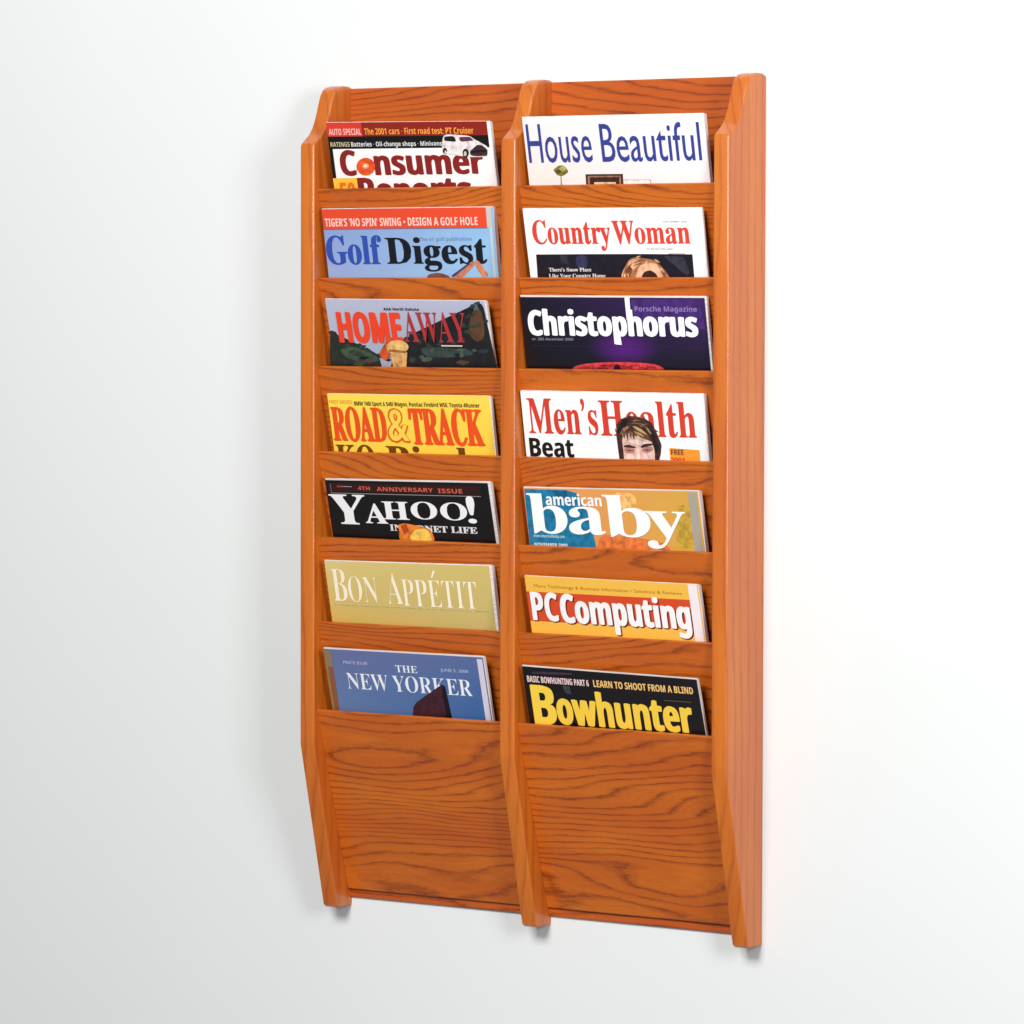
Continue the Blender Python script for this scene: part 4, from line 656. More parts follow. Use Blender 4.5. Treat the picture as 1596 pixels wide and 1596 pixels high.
          [(0.858, 0.596), (0.857, 0.6), (0.855, 0.602), (0.852, 0.604), (0.849, 0.605), (0.843, 0.607), (0.84, 0.608), (0.837, 0.608), (0.834, 0.608), (0.832, 0.608), (0.83, 0.607), (0.828, 0.606), (0.826, 0.605), (0.823, 0.602),
           (0.821, 0.6), (0.819, 0.598), (0.817, 0.596), (0.814, 0.592), (0.814, 0.59), (0.814, 0.587), (0.816, 0.584), (0.82, 0.58), (0.823, 0.578), (0.826, 0.577), (0.829, 0.577), (0.834, 0.578), (0.837, 0.579), (0.84, 0.579),
           (0.841, 0.579), (0.843, 0.579), (0.845, 0.579), (0.848, 0.58), (0.85, 0.583), (0.855, 0.587), (0.858, 0.59), (0.859, 0.593)],
          2),
         ('P', 'cover_picture', (52, 60, 50),
          [(0.899, 0.489), (0.897, 0.495), (0.895, 0.499), (0.892, 0.503), (0.889, 0.507), (0.883, 0.512), (0.88, 0.514), (0.876, 0.516), (0.874, 0.515), (0.871, 0.513), (0.869, 0.511), (0.867, 0.509), (0.865, 0.506),
           (0.862, 0.501), (0.86, 0.497), (0.858, 0.492), (0.856, 0.488), (0.854, 0.481), (0.854, 0.477), (0.854, 0.473), (0.856, 0.47), (0.86, 0.466), (0.863, 0.463), (0.867, 0.46), (0.87, 0.457), (0.875, 0.452), (0.879, 0.451),
           (0.881, 0.452), (0.883, 0.455), (0.884, 0.461), (0.886, 0.466), (0.889, 0.47), (0.891, 0.474), (0.896, 0.478), (0.899, 0.482), (0.9, 0.486)],
          2),
         ('P', 'cover_picture', (52, 60, 50),
          [(0.898, 0.488), (0.895, 0.491), (0.892, 0.494), (0.89, 0.497), (0.888, 0.501), (0.884, 0.507), (0.882, 0.509), (0.88, 0.51), (0.878, 0.508), (0.875, 0.504), (0.873, 0.501), (0.871, 0.499), (0.868, 0.498),
           (0.864, 0.497), (0.862, 0.496), (0.861, 0.494), (0.86, 0.491), (0.861, 0.486), (0.862, 0.483), (0.864, 0.479), (0.867, 0.476), (0.871, 0.471), (0.874, 0.468), (0.876, 0.467), (0.879, 0.466), (0.881, 0.467),
           (0.883, 0.468), (0.885, 0.468), (0.887, 0.469), (0.891, 0.47), (0.893, 0.472), (0.895, 0.474), (0.897, 0.476), (0.899, 0.481), (0.9, 0.483), (0.9, 0.486)],
          2),
         ('P', 'cover_picture', (34, 40, 38),
          [(0.849, 0.495), (0.846, 0.499), (0.843, 0.502), (0.841, 0.506), (0.839, 0.51), (0.836, 0.517), (0.834, 0.519), (0.832, 0.52), (0.83, 0.518), (0.828, 0.512), (0.826, 0.509), (0.823, 0.506), (0.821, 0.505),
           (0.817, 0.505), (0.815, 0.503), (0.814, 0.501), (0.814, 0.498), (0.815, 0.493), (0.816, 0.488), (0.819, 0.483), (0.821, 0.478), (0.825, 0.47), (0.828, 0.466), (0.83, 0.465), (0.832, 0.466), (0.834, 0.471),
           (0.836, 0.473), (0.838, 0.474), (0.84, 0.474), (0.844, 0.471), (0.846, 0.471), (0.848, 0.472), (0.85, 0.476), (0.851, 0.483), (0.852, 0.487), (0.851, 0.492)],
          2),
         ('P', 'cover_picture', (52, 60, 50),
          [(0.872, 0.383), (0.872, 0.389), (0.872, 0.392), (0.87, 0.396), (0.868, 0.398), (0.864, 0.401), (0.861, 0.402), (0.858, 0.403), (0.856, 0.403), (0.853, 0.401), (0.851, 0.4), (0.85, 0.398), (0.849, 0.396), (0.848, 0.392),
           (0.848, 0.389), (0.847, 0.386), (0.846, 0.382), (0.845, 0.377), (0.844, 0.373), (0.844, 0.368), (0.845, 0.364), (0.846, 0.357), (0.848, 0.354), (0.85, 0.352), (0.853, 0.353), (0.857, 0.355), (0.86, 0.357),
           (0.862, 0.357), (0.864, 0.357), (0.866, 0.356), (0.867, 0.357), (0.868, 0.359), (0.869, 0.363), (0.871, 0.37), (0.871, 0.374), (0.872, 0.379)],
          2),
         ('P', 'cover_picture', (52, 60, 50),
          [(0.87, 0.404), (0.867, 0.411), (0.866, 0.414), (0.864, 0.416), (0.863, 0.416), (0.861, 0.414), (0.86, 0.414), (0.858, 0.415), (0.857, 0.417), (0.854, 0.421), (0.852, 0.422), (0.849, 0.421), (0.848, 0.418),
           (0.845, 0.411), (0.844, 0.407), (0.844, 0.402), (0.844, 0.398), (0.846, 0.393), (0.847, 0.39), (0.849, 0.387), (0.851, 0.385), (0.853, 0.383), (0.855, 0.382), (0.857, 0.379), (0.859, 0.377), (0.861, 0.373),
           (0.862, 0.372), (0.864, 0.372), (0.866, 0.374), (0.869, 0.378), (0.87, 0.382), (0.872, 0.385), (0.872, 0.388), (0.873, 0.392), (0.873, 0.395), (0.872, 0.4)],
          2),
         ('P', 'cover_picture', (40, 46, 44),
          [(0.883, 0.411), (0.882, 0.413), (0.881, 0.415), (0.88, 0.418), (0.878, 0.42), (0.876, 0.424), (0.874, 0.425), (0.871, 0.425), (0.867, 0.424), (0.862, 0.422), (0.859, 0.42), (0.856, 0.419), (0.854, 0.418),
           (0.852, 0.417), (0.851, 0.416), (0.851, 0.415), (0.853, 0.413), (0.855, 0.409), (0.857, 0.407), (0.859, 0.403), (0.861, 0.4), (0.863, 0.395), (0.864, 0.393), (0.866, 0.392), (0.868, 0.393), (0.872, 0.396),
           (0.875, 0.397), (0.878, 0.398), (0.882, 0.397), (0.887, 0.396), (0.89, 0.395), (0.891, 0.396), (0.89, 0.399), (0.888, 0.403), (0.886, 0.406), (0.884, 0.409)],
          2),
         ('P', 'cover_picture', (40, 46, 44),
          [(0.902, 0.258), (0.899, 0.267), (0.896, 0.271), (0.895, 0.273), (0.893, 0.273), (0.891, 0.27), (0.89, 0.27), (0.888, 0.271), (0.886, 0.274), (0.882, 0.28), (0.88, 0.282), (0.877, 0.28), (0.875, 0.276), (0.872, 0.267),
           (0.871, 0.261), (0.87, 0.255), (0.871, 0.25), (0.873, 0.243), (0.874, 0.24), (0.876, 0.237), (0.878, 0.235), (0.882, 0.235), (0.884, 0.233), (0.886, 0.23), (0.888, 0.226), (0.891, 0.219), (0.893, 0.216), (0.895, 0.216),
           (0.897, 0.219), (0.9, 0.227), (0.902, 0.232), (0.904, 0.237), (0.904, 0.241), (0.905, 0.245), (0.905, 0.248), (0.904, 0.253)],
          2),
         ('P', 'cover_picture', (52, 60, 50),
          [(0.923, 0.231), (0.922, 0.234), (0.921, 0.237), (0.92, 0.239), (0.918, 0.241), (0.915, 0.243), (0.914, 0.245), (0.912, 0.245), (0.911, 0.244), (0.91, 0.243), (0.909, 0.241), (0.908, 0.24), (0.907, 0.239),
           (0.906, 0.237), (0.905, 0.235), (0.904, 0.233), (0.903, 0.231), (0.902, 0.227), (0.902, 0.225), (0.902, 0.221), (0.903, 0.218), (0.905, 0.214), (0.907, 0.211), (0.909, 0.21), (0.91, 0.211), (0.912, 0.213),
           (0.913, 0.214), (0.915, 0.215), (0.916, 0.215), (0.917, 0.214), (0.918, 0.214), (0.919, 0.215), (0.92, 0.217), (0.922, 0.222), (0.923, 0.225), (0.924, 0.228)],
          2),
         ('P', 'cover_picture', (40, 46, 44),
          [(0.922, 0.225), (0.919, 0.228), (0.918, 0.23), (0.916, 0.234), (0.915, 0.237), (0.913, 0.243), (0.911, 0.246), (0.91, 0.246), (0.908, 0.245), (0.906, 0.24), (0.905, 0.237), (0.903, 0.235), (0.901, 0.234),
           (0.898, 0.233), (0.897, 0.232), (0.896, 0.23), (0.896, 0.228), (0.898, 0.223), (0.899, 0.22), (0.9, 0.216), (0.902, 0.213), (0.905, 0.208), (0.907, 0.205), (0.909, 0.204), (0.91, 0.204), (0.912, 0.205), (0.913, 0.206),
           (0.915, 0.207), (0.916, 0.208), (0.919, 0.208), (0.921, 0.209), (0.922, 0.211), (0.923, 0.213), (0.924, 0.218), (0.924, 0.221), (0.923, 0.223)],
          2),
         ('P', 'cover_picture', (52, 60, 50),
          [(0.923, 0.095), (0.923, 0.097), (0.923, 0.099), (0.922, 0.102), (0.921, 0.106), (0.919, 0.112), (0.918, 0.115), (0.916, 0.115), (0.915, 0.113), (0.913, 0.108), (0.912, 0.106), (0.911, 0.103), (0.911, 0.102),
           (0.911, 0.102), (0.911, 0.101), (0.911, 0.099), (0.911, 0.097), (0.911, 0.093), (0.911, 0.09), (0.911, 0.086), (0.912, 0.082), (0.912, 0.077), (0.913, 0.074), (0.914, 0.073), (0.915, 0.073), (0.917, 0.076),
           (0.919, 0.077), (0.92, 0.078), (0.921, 0.078), (0.923, 0.077), (0.924, 0.078), (0.924, 0.08), (0.924, 0.082), (0.923, 0.087), (0.923, 0.09), (0.923, 0.093)],
          2),
         ('P', 'cover_picture', (52, 60, 50),
          [(0.939, 0.093), (0.938, 0.097), (0.937, 0.1), (0.936, 0.103), (0.935, 0.107), (0.933, 0.112), (0.932, 0.115), (0.931, 0.116), (0.929, 0.115), (0.927, 0.111), (0.925, 0.109), (0.924, 0.106), (0.922, 0.104),
           (0.921, 0.102), (0.92, 0.1), (0.92, 0.097), (0.921, 0.094), (0.923, 0.088), (0.924, 0.085), (0.925, 0.081), (0.927, 0.078), (0.928, 0.073), (0.93, 0.071), (0.931, 0.069), (0.932, 0.068), (0.934, 0.066), (0.935, 0.066),
           (0.936, 0.067), (0.938, 0.069), (0.941, 0.072), (0.942, 0.074), (0.943, 0.077), (0.943, 0.08), (0.942, 0.085), (0.941, 0.088), (0.94, 0.091)],
          2),
         ('P', 'cover_picture', (34, 40, 38),
          [(0.93, 0.111), (0.932, 0.113), (0.931, 0.115), (0.93, 0.117), (0.928, 0.12), (0.924, 0.125), (0.921, 0.127), (0.917, 0.127), (0.914, 0.126), (0.909, 0.122), (0.906, 0.12), (0.904, 0.118), (0.903, 0.118), (0.902, 0.117),
           (0.902, 0.117), (0.902, 0.116), (0.902, 0.114), (0.902, 0.11), (0.902, 0.108), (0.903, 0.105), (0.903, 0.102), (0.904, 0.097), (0.905, 0.095), (0.907, 0.094), (0.91, 0.095), (0.915, 0.097), (0.919, 0.098),
           (0.922, 0.099), (0.925, 0.099), (0.929, 0.098), (0.931, 0.098), (0.932, 0.099), (0.932, 0.101), (0.931, 0.105), (0.93, 0.107), (0.93, 0.11)],
          2),
         ('P', 'cover_picture', (52, 60, 50),
          [(0.938, 0.07), (0.935, 0.074), (0.934, 0.076), (0.933, 0.078), (0.931, 0.078), (0.93, 0.078), (0.929, 0.078), (0.928, 0.078), (0.926, 0.079), (0.925, 0.081), (0.923, 0.081), (0.922, 0.08), (0.92, 0.078), (0.918, 0.075),
           (0.917, 0.072), (0.917, 0.069), (0.917, 0.067), (0.917, 0.064), (0.918, 0.061), (0.919, 0.059), (0.92, 0.057), (0.923, 0.055), (0.924, 0.054), (0.926, 0.053), (0.927, 0.052), (0.928, 0.051), (0.93, 0.051),
           (0.931, 0.051), (0.932, 0.052), (0.934, 0.053), (0.935, 0.054), (0.936, 0.056), (0.937, 0.058), (0.939, 0.062), (0.939, 0.064), (0.939, 0.067)],
          2),
         ('P', 'cover_picture', (40, 46, 44),
          [(0.975, 0.044), (0.975, 0.05), (0.975, 0.053), (0.973, 0.057), (0.972, 0.061), (0.969, 0.065), (0.967, 0.067), (0.965, 0.068), (0.964, 0.068), (0.962, 0.067), (0.961, 0.065), (0.96, 0.063), (0.96, 0.06), (0.96, 0.054),
           (0.959, 0.05), (0.959, 0.045), (0.959, 0.041), (0.958, 0.034), (0.958, 0.03), (0.958, 0.026), (0.958, 0.023), (0.959, 0.02), (0.96, 0.018), (0.962, 0.014), (0.964, 0.011), (0.967, 0.006), (0.969, 0.005), (0.97, 0.005),
           (0.971, 0.009), (0.972, 0.016), (0.972, 0.02), (0.973, 0.025), (0.973, 0.029), (0.974, 0.033), (0.975, 0.036), (0.975, 0.04)],
          2),
         ('P', 'cover_picture', (52, 60, 50),
          [(0.968, 0.042), (0.965, 0.046), (0.964, 0.049), (0.962, 0.051), (0.961, 0.053), (0.959, 0.054), (0.957, 0.055), (0.955, 0.056), (0.952, 0.057), (0.947, 0.057), (0.945, 0.057), (0.942, 0.055), (0.939, 0.053),
           (0.937, 0.049), (0.936, 0.046), (0.935, 0.042), (0.936, 0.039), (0.939, 0.035), (0.941, 0.032), (0.943, 0.03), (0.945, 0.028), (0.948, 0.027), (0.95, 0.025), (0.952, 0.023), (0.954, 0.021), (0.957, 0.017),
           (0.959, 0.015), (0.962, 0.016), (0.965, 0.018), (0.969, 0.023), (0.971, 0.026), (0.973, 0.03), (0.973, 0.032), (0.972, 0.034), (0.971, 0.037), (0.97, 0.039)],
          2),
         ('T', 'headline', 'AAA North Dakota', 'bsans', (45, 45, 60), 0.37, 0.593, 0.124, 0.166, 0.01, 2), ('T', 'masthead', 'HOME', 'bsans', (233, 66, 34), 0.057, 0.469, 0.207, 0.671, 0.05, 3),
         ('T', 'masthead', 'AWAY', 'serif', (170, 48, 52), 0.479, 0.871, 0.193, 0.652, 0, 3),
         ('P', 'cover_picture', (205, 85, 40),
          [(0.316, 0.794), (0.332, 0.751), (0.342, 0.722), (0.352, 0.689), (0.36, 0.66), (0.37, 0.618), (0.376, 0.596), (0.383, 0.583), (0.388, 0.581), (0.396, 0.589), (0.4, 0.602), (0.401, 0.628), (0.399, 0.661), (0.393, 0.719),
           (0.388, 0.76), (0.38, 0.806), (0.372, 0.847), (0.358, 0.905), (0.348, 0.934), (0.338, 0.947), (0.33, 0.943), (0.318, 0.919), (0.311, 0.903), (0.306, 0.887), (0.303, 0.874), (0.301, 0.858), (0.302, 0.842),
           (0.307, 0.819)],
          4),
         ('P', 'cover_picture', (226, 180, 110),
          [(0.494, 0.738), (0.488, 0.773), (0.476, 0.804), (0.459, 0.829), (0.438, 0.846), (0.416, 0.853), (0.395, 0.848), (0.376, 0.833), (0.363, 0.809), (0.355, 0.779), (0.353, 0.745), (0.359, 0.71), (0.371, 0.679),
           (0.388, 0.654), (0.409, 0.637), (0.431, 0.631), (0.453, 0.635), (0.471, 0.65), (0.485, 0.674), (0.493, 0.704)],
          5),
         ('P', 'cover_picture', (215, 165, 100), [(0.378, 0.836), (0.482, 0.818), (0.456, 1.096), (0.376, 1.1)], 5), ('P', 'cover_picture', (160, 100, 60), [(0.367, 0.771), (0.476, 0.8), (0.469, 0.832), (0.364, 0.816)], 6),
         ('P', 'printed_band', (225, 205, 195), [(0.7, 0.7), (0.83, 0.7), (0.83, 0.72), (0.7, 0.72)], 4)]),
 'L4': ({'g': [(252, 222, 84), (250, 212, 80), (250, 212, 70), (246, 205, 66)]},
        [('T', 'headline', 'FIRST DRIVES', 'bsans', (235, 150, 50), 0.008, 0.154, 0.11, 0.172, 0, 2),
         ('T', 'headline', 'BMW 740i Sport & 540i Wagon, Pontiac Firebird WS6, Toyota 4Runner', 'bsans', (50, 38, 14), 0.168, 0.939, 0.129, 0.2, 0.012, 2),
         ('T', 'masthead', 'ROAD', 'serif', (232, 78, 24), 0.007, 0.357, 0.241, 0.819, 0.045, 3), ('T', 'masthead', 'TRACK', 'serif', (232, 78, 24), 0.501, 0.951, 0.242, 0.851, 0.045, 4),
         ('T', 'masthead', '&', 'serif', (222, 90, 20), 0.357, 0.499, 0.234, 0.821, 0.05, 6), ('T', 'masthead', '&', 'serif', (250, 208, 80), 0.367, 0.492, 0.254, 0.8, 0.012, 7),
         ('T', 'headline', 'KO', 'serif', (110, 62, 10), 0.013, 0.258, 0.897, 1.354, 0.02, 2), ('T', 'headline', 'Rivals', 'serif', (110, 62, 10), 0.332, 0.923, 0.9, 1.364, 0.02, 2)]),
 'L5': ({'g': [(14, 12, 14), (16, 14, 16), (14, 12, 14), (16, 14, 16)]},
        [('P', 'printed_band', (44, 16, 14), [(0.015, 0.05), (0.95, 0.05), (0.95, 0.2), (0.015, 0.2)], 1), ('P', 'printed_line', (150, 140, 140), [(0.03, 0.225), (0.95, 0.225), (0.95, 0.237), (0.03, 0.237)], 2),
         ('P', 'printed_line', (120, 110, 110), [(0.03, 0.07), (0.034, 0.07), (0.034, 0.225), (0.03, 0.225)], 2), ('T', 'headline', 'ANNIVERSARY', 'bsans', (214, 90, 70), 0.322, 0.668, 0.105, 0.177, 0, 2),
         ('T', 'headline', '4TH', 'bsans', (214, 90, 70), 0.204, 0.28, 0.101, 0.167, 0, 2), ('T', 'headline', 'ISSUE', 'bsans', (214, 90, 70), 0.698, 0.844, 0.111, 0.187, 0, 2),
         ('T', 'headline', 'www', 'bsans', (205, 60, 50), 0.072, 0.104, 0.085, 0.127, 0.02, 2), ('T', 'headline', '•••••', 'bsans', (210, 200, 200), 0.106, 0.166, 0.095, 0.125, 0.02, 2),
         ('T', 'masthead', 'Y', 'serif', (240, 238, 240), 0.01, 0.238, 0.256, 0.778, 0.012, 3), ('T', 'masthead', 'A', 'serif', (240, 238, 240), 0.224, 0.364, 0.409, 0.748, 0.012, 4),
         ('T', 'masthead', 'H', 'serif', (240, 238, 240), 0.339, 0.501, 0.358, 0.668, 0.012, 3), ('T', 'masthead', 'OO', 'serif', (240, 238, 240), 0.515, 0.855, 0.351, 0.646, 0.0, 4),
         ('T', 'masthead', '!', 'serif', (240, 238, 240), 0.855, 0.907, 0.239, 0.687, 0.012, 3), ('T', 'headline', 'INTERNET LIFE', 'serif', (225, 222, 225), 0.369, 0.9, 0.76, 0.867, 0.02, 3),
         ('P', 'cover_picture', (225, 130, 40),
          [(0.42, 0.978), (0.426, 0.921), (0.429, 0.886), (0.429, 0.854), (0.427, 0.83), (0.421, 0.803), (0.421, 0.786), (0.425, 0.769), (0.434, 0.756), (0.451, 0.741), (0.462, 0.734), (0.475, 0.733), (0.486, 0.737),
           (0.502, 0.749), (0.514, 0.757), (0.529, 0.765), (0.544, 0.771), (0.566, 0.778), (0.58, 0.784), (0.593, 0.794), (0.602, 0.804), (0.613, 0.821), (0.619, 0.841), (0.625, 0.872), (0.63, 0.91), (0.635, 0.973),
           (0.632, 1.011), (0.621, 1.045), (0.603, 1.067), (0.57, 1.089), (0.545, 1.098), (0.517, 1.098), (0.492, 1.088), (0.454, 1.065), (0.434, 1.044), (0.422, 1.012)],
          6),
         ('P', 'cover_picture', (246, 200, 90),
          [(0.489, 0.97), (0.501, 0.913), (0.511, 0.88), (0.524, 0.851), (0.537, 0.834), (0.557, 0.818), (0.57, 0.813), (0.582, 0.815), (0.591, 0.825), (0.601, 0.847), (0.607, 0.867), (0.613, 0.897), (0.616, 0.93), (0.62, 0.985),
           (0.615, 1.014), (0.598, 1.034), (0.573, 1.04), (0.526, 1.037), (0.502, 1.026), (0.489, 1.002)],
          7),
         ('P', 'cover_picture', (190, 70, 30), [(0.438, 0.771), (0.474, 0.738), (0.484, 0.855), (0.453, 0.946)], 7)]),
 'L6': ({'g': [(222, 200, 128), (208, 184, 108), (214, 180, 92), (198, 178, 112)]},
        [('T', 'masthead', 'B', 'serif', (250, 238, 214), 0.032, 0.123, 0.126, 0.661, -0.008, 3), ('T', 'masthead', 'ON', 'serif', (250, 238, 214), 0.13, 0.313, 0.242, 0.662, -0.012, 3),
         ('T', 'masthead', 'A', 'serif', (250, 238, 214), 0.371, 0.465, 0.166, 0.671, -0.012, 3), ('T', 'masthead', 'PPÉTIT', 'serif', (250, 238, 214), 0.466, 0.912, 0.255, 0.693, -0.012, 4),
         ('T', 'headline', "AMERICA'S FOOD AND ENTERTAINING MAGAZINE", 'sans', (220, 205, 150), 0.038, 0.9, 0.694, 0.737, 0, 2),
         ('P', 'printed_line', (160, 150, 80), [(0.03, 0.72), (0.97, 0.72), (0.97, 0.726), (0.03, 0.726)], 2)]),
 'L7': ({'g': [(104, 112, 158), (88, 108, 158), (98, 126, 172), (46, 98, 160)]},
        [('P', 'printed_band', (140, 118, 84), [(0, 0.03), (0.045, 0.03), (0.045, 1.3), (0, 1.3)], 2), ('P', 'printed_band', (140, 84, 52), [(0.014, 0.3), (0.045, 0.3), (0.045, 1.3), (0.014, 1.3)], 3),
         ('P', 'printed_band', (214, 206, 222), [(0.962, 0.03), (0.995, 0.03), (0.995, 1.3), (0.962, 1.3)], 2), ('T', 'headline', 'THE', 'serif', (238, 240, 246), 0.448, 0.584, 0.207, 0.324, -0.005, 2),
         ('T', 'masthead', 'NEW YORKER', 'serif', (238, 240, 246), 0.124, 0.906, 0.385, 0.653, -0.008, 3), ('T', 'headline', 'PRICE $3.00', 'sans', (190, 195, 220), 0.117, 0.272, 0.185, 0.234, 0.01, 2),
         ('T', 'headline', 'JUNE 5, 2000', 'sans', (190, 195, 220), 0.728, 0.899, 0.221, 0.269, 0.01, 2),
         ('P', 'cover_picture', (62, 26, 38), [(0.525, 0.893), (0.55, 0.808), (0.708, 0.522), (0.725, 0.485), (0.72, 1.164), (0.504, 1.151)], 5),
         ('P', 'cover_picture', (12, 8, 14), [(0.723, 0.485), (0.743, 0.522), (0.759, 1.131), (0.722, 1.137)], 6)]),
 'R1': ({'g': [(240, 236, 236), (240, 240, 246), (236, 226, 220), (240, 234, 236)]},
        [('T', 'masthead', 'House', 'sans', (50, 62, 142), 0.015, 0.379, 0.103, 0.658, 0.004, 3), ('T', 'masthead', 'Beautiful', 'sans', (50, 62, 142), 0.431, 0.972, 0.119, 0.663, 0.004, 3),
         ('P', 'cover_picture', (120, 112, 48),
          [(0.23, 0.779), (0.228, 0.804), (0.217, 0.814), (0.205, 0.844), (0.197, 0.838), (0.186, 0.857), (0.174, 0.839), (0.166, 0.84), (0.162, 0.817), (0.155, 0.8), (0.148, 0.777), (0.151, 0.755), (0.163, 0.734), (0.173, 0.722),
           (0.181, 0.705), (0.192, 0.712), (0.205, 0.703), (0.212, 0.727), (0.217, 0.731), (0.225, 0.759)],
          3),
         ('P', 'cover_picture', (176, 168, 96),
          [(0.223, 0.753), (0.22, 0.764), (0.213, 0.78), (0.209, 0.782), (0.206, 0.794), (0.201, 0.791), (0.195, 0.792), (0.192, 0.786), (0.189, 0.775), (0.184, 0.765), (0.181, 0.752), (0.185, 0.738), (0.191, 0.731),
           (0.195, 0.714), (0.198, 0.72), (0.204, 0.704), (0.209, 0.721), (0.213, 0.713), (0.215, 0.733), (0.221, 0.738)],
          4),
         ('P', 'cover_picture', (80, 72, 24),
          [(0.19, 0.791), (0.189, 0.798), (0.186, 0.806), (0.183, 0.811), (0.179, 0.815), (0.175, 0.816), (0.171, 0.815), (0.167, 0.811), (0.164, 0.805), (0.163, 0.798), (0.162, 0.79), (0.163, 0.782), (0.166, 0.775),
           (0.169, 0.769), (0.173, 0.766), (0.177, 0.765), (0.181, 0.766), (0.185, 0.77), (0.188, 0.775), (0.189, 0.783)],
          5),
         ('P', 'cover_picture', (170, 160, 110), [(0.183, 0.842), (0.19, 0.842), (0.186, 1.034), (0.178, 1.034)], 2), ('P', 'cover_picture', (66, 38, 32), [(0.326, 0.836), (0.534, 0.84), (0.526, 1.188), (0.318, 1.188)], 2),
         ('P', 'cover_picture', (150, 110, 90), [(0.337, 0.862), (0.522, 0.865), (0.513, 1.188), (0.33, 1.188)], 3), ('P', 'cover_picture', (58, 32, 26), [(0.348, 0.883), (0.512, 0.885), (0.503, 1.188), (0.34, 1.188)], 4),
         ('P', 'cover_picture', (226, 190, 150), [(0.37, 0.954), (0.491, 0.956), (0.485, 1.188), (0.363, 1.188)], 5), ('P', 'cover_picture', (205, 140, 125), [(0.534, 0.921), (0.684, 0.928), (0.682, 1.088), (0.531, 1.087)], 2),
         ('P', 'cover_picture', (238, 226, 222), [(0.535, 0.931), (0.68, 0.938), (0.678, 1.088), (0.533, 1.087)], 3)]),
 'R2': ({'g': [(252, 250, 250), (252, 250, 250), (252, 250, 250), (252, 250, 250)]},
        [('T', 'masthead', 'Country', 'serif', (222, 66, 48), 0.042, 0.493, 0.172, 0.51, 0.012, 3), ('T', 'masthead', 'Woman', 'serif', (222, 66, 48), 0.503, 0.928, 0.181, 0.511, 0.012, 3),
         ('T', 'headline', 'DECEMBER 2000', 'sans', (120, 110, 110), 0.792, 0.921, 0.184, 0.209, 0, 2), ('T', 'headline', 'For the love of the country', 'sans', (130, 110, 110), 0.686, 0.83, 0.57, 0.601, 0, 2),
         ('P', 'printed_line', (150, 80, 80), [(0.8, 0.655), (0.89, 0.655), (0.89, 0.662), (0.8, 0.662)], 2),
         ('P', 'cover_picture', (24, 20, 34), [(0.048, 0.663), (0.345, 0.66), (0.644, 0.66), (0.93, 0.667), (0.926, 1.31), (0.035, 1.325)], 1),
         ('P', 'cover_picture', (52, 50, 84),
          [(0.305, 0.678), (0.324, 0.678), (0.334, 0.685), (0.341, 0.704), (0.344, 0.731), (0.343, 0.779), (0.341, 0.811), (0.335, 0.842), (0.328, 0.867), (0.316, 0.9), (0.308, 0.91), (0.299, 0.904), (0.291, 0.882),
           (0.281, 0.834), (0.276, 0.802), (0.274, 0.771), (0.275, 0.746), (0.279, 0.713), (0.285, 0.696), (0.294, 0.683)],
          2),
         ('P', 'cover_picture', (44, 44, 52), [(0.185, 0.678), (0.23, 0.678), (0.234, 0.807), (0.189, 0.794)], 2), ('P', 'cover_picture', (50, 50, 62), [(0.772, 0.69), (0.881, 0.702), (0.906, 0.93), (0.889, 0.981)], 2),
         ('T', 'headline', "There's Snow Place", 'serif', (235, 230, 225), 0.114, 0.358, 0.859, 0.911, 0.01, 2), ('T', 'headline', 'Like Your Country Home', 'serif', (235, 230, 225), 0.109, 0.435, 0.947, 0.999, 0.01, 2),
         ('P', 'cover_picture', (176, 112, 72),
          [(0.521, 1.059), (0.529, 0.987), (0.536, 0.939), (0.543, 0.89), (0.551, 0.851), (0.563, 0.798), (0.571, 0.768), (0.58, 0.744), (0.588, 0.73), (0.599, 0.719), (0.608, 0.715), (0.62, 0.712), (0.632, 0.713), (0.651, 0.718),
           (0.663, 0.722), (0.676, 0.728), (0.687, 0.734), (0.703, 0.743), (0.713, 0.753), (0.724, 0.77), (0.733, 0.789), (0.746, 0.82), (0.755, 0.845), (0.764, 0.874), (0.772, 0.903), (0.782, 0.947), (0.789, 0.978),
           (0.794, 1.012), (0.797, 1.043), (0.8, 1.087), (0.787, 1.111), (0.753, 1.128), (0.703, 1.136), (0.612, 1.137), (0.564, 1.126), (0.531, 1.098)],
          3),
         ('P', 'cover_picture', (226, 170, 130),
          [(0.591, 0.745), (0.605, 0.737), (0.614, 0.736), (0.622, 0.741), (0.627, 0.75), (0.632, 0.77), (0.633, 0.787), (0.629, 0.809), (0.623, 0.832), (0.608, 0.868), (0.599, 0.889), (0.59, 0.906), (0.582, 0.916),
           (0.573, 0.924), (0.568, 0.92), (0.566, 0.901), (0.566, 0.872), (0.57, 0.816), (0.575, 0.784), (0.582, 0.758)],
          4),
         ('P', 'cover_picture', (232, 182, 146),
          [(0.606, 0.99), (0.615, 0.926), (0.622, 0.887), (0.631, 0.853), (0.64, 0.83), (0.654, 0.806), (0.663, 0.793), (0.675, 0.785), (0.685, 0.784), (0.701, 0.788), (0.711, 0.795), (0.721, 0.809), (0.728, 0.827),
           (0.738, 0.859), (0.744, 0.884), (0.749, 0.917), (0.753, 0.95), (0.757, 1.002), (0.751, 1.03), (0.732, 1.051), (0.705, 1.059), (0.653, 1.06), (0.626, 1.05), (0.609, 1.025)],
          4),
         ('P', 'cover_picture', (60, 30, 26),
          [(0.635, 1.012), (0.643, 0.968), (0.65, 0.942), (0.658, 0.922), (0.666, 0.911), (0.679, 0.903), (0.688, 0.901), (0.697, 0.906), (0.704, 0.916), (0.715, 0.935), (0.72, 0.951), (0.725, 0.972), (0.728, 0.992),
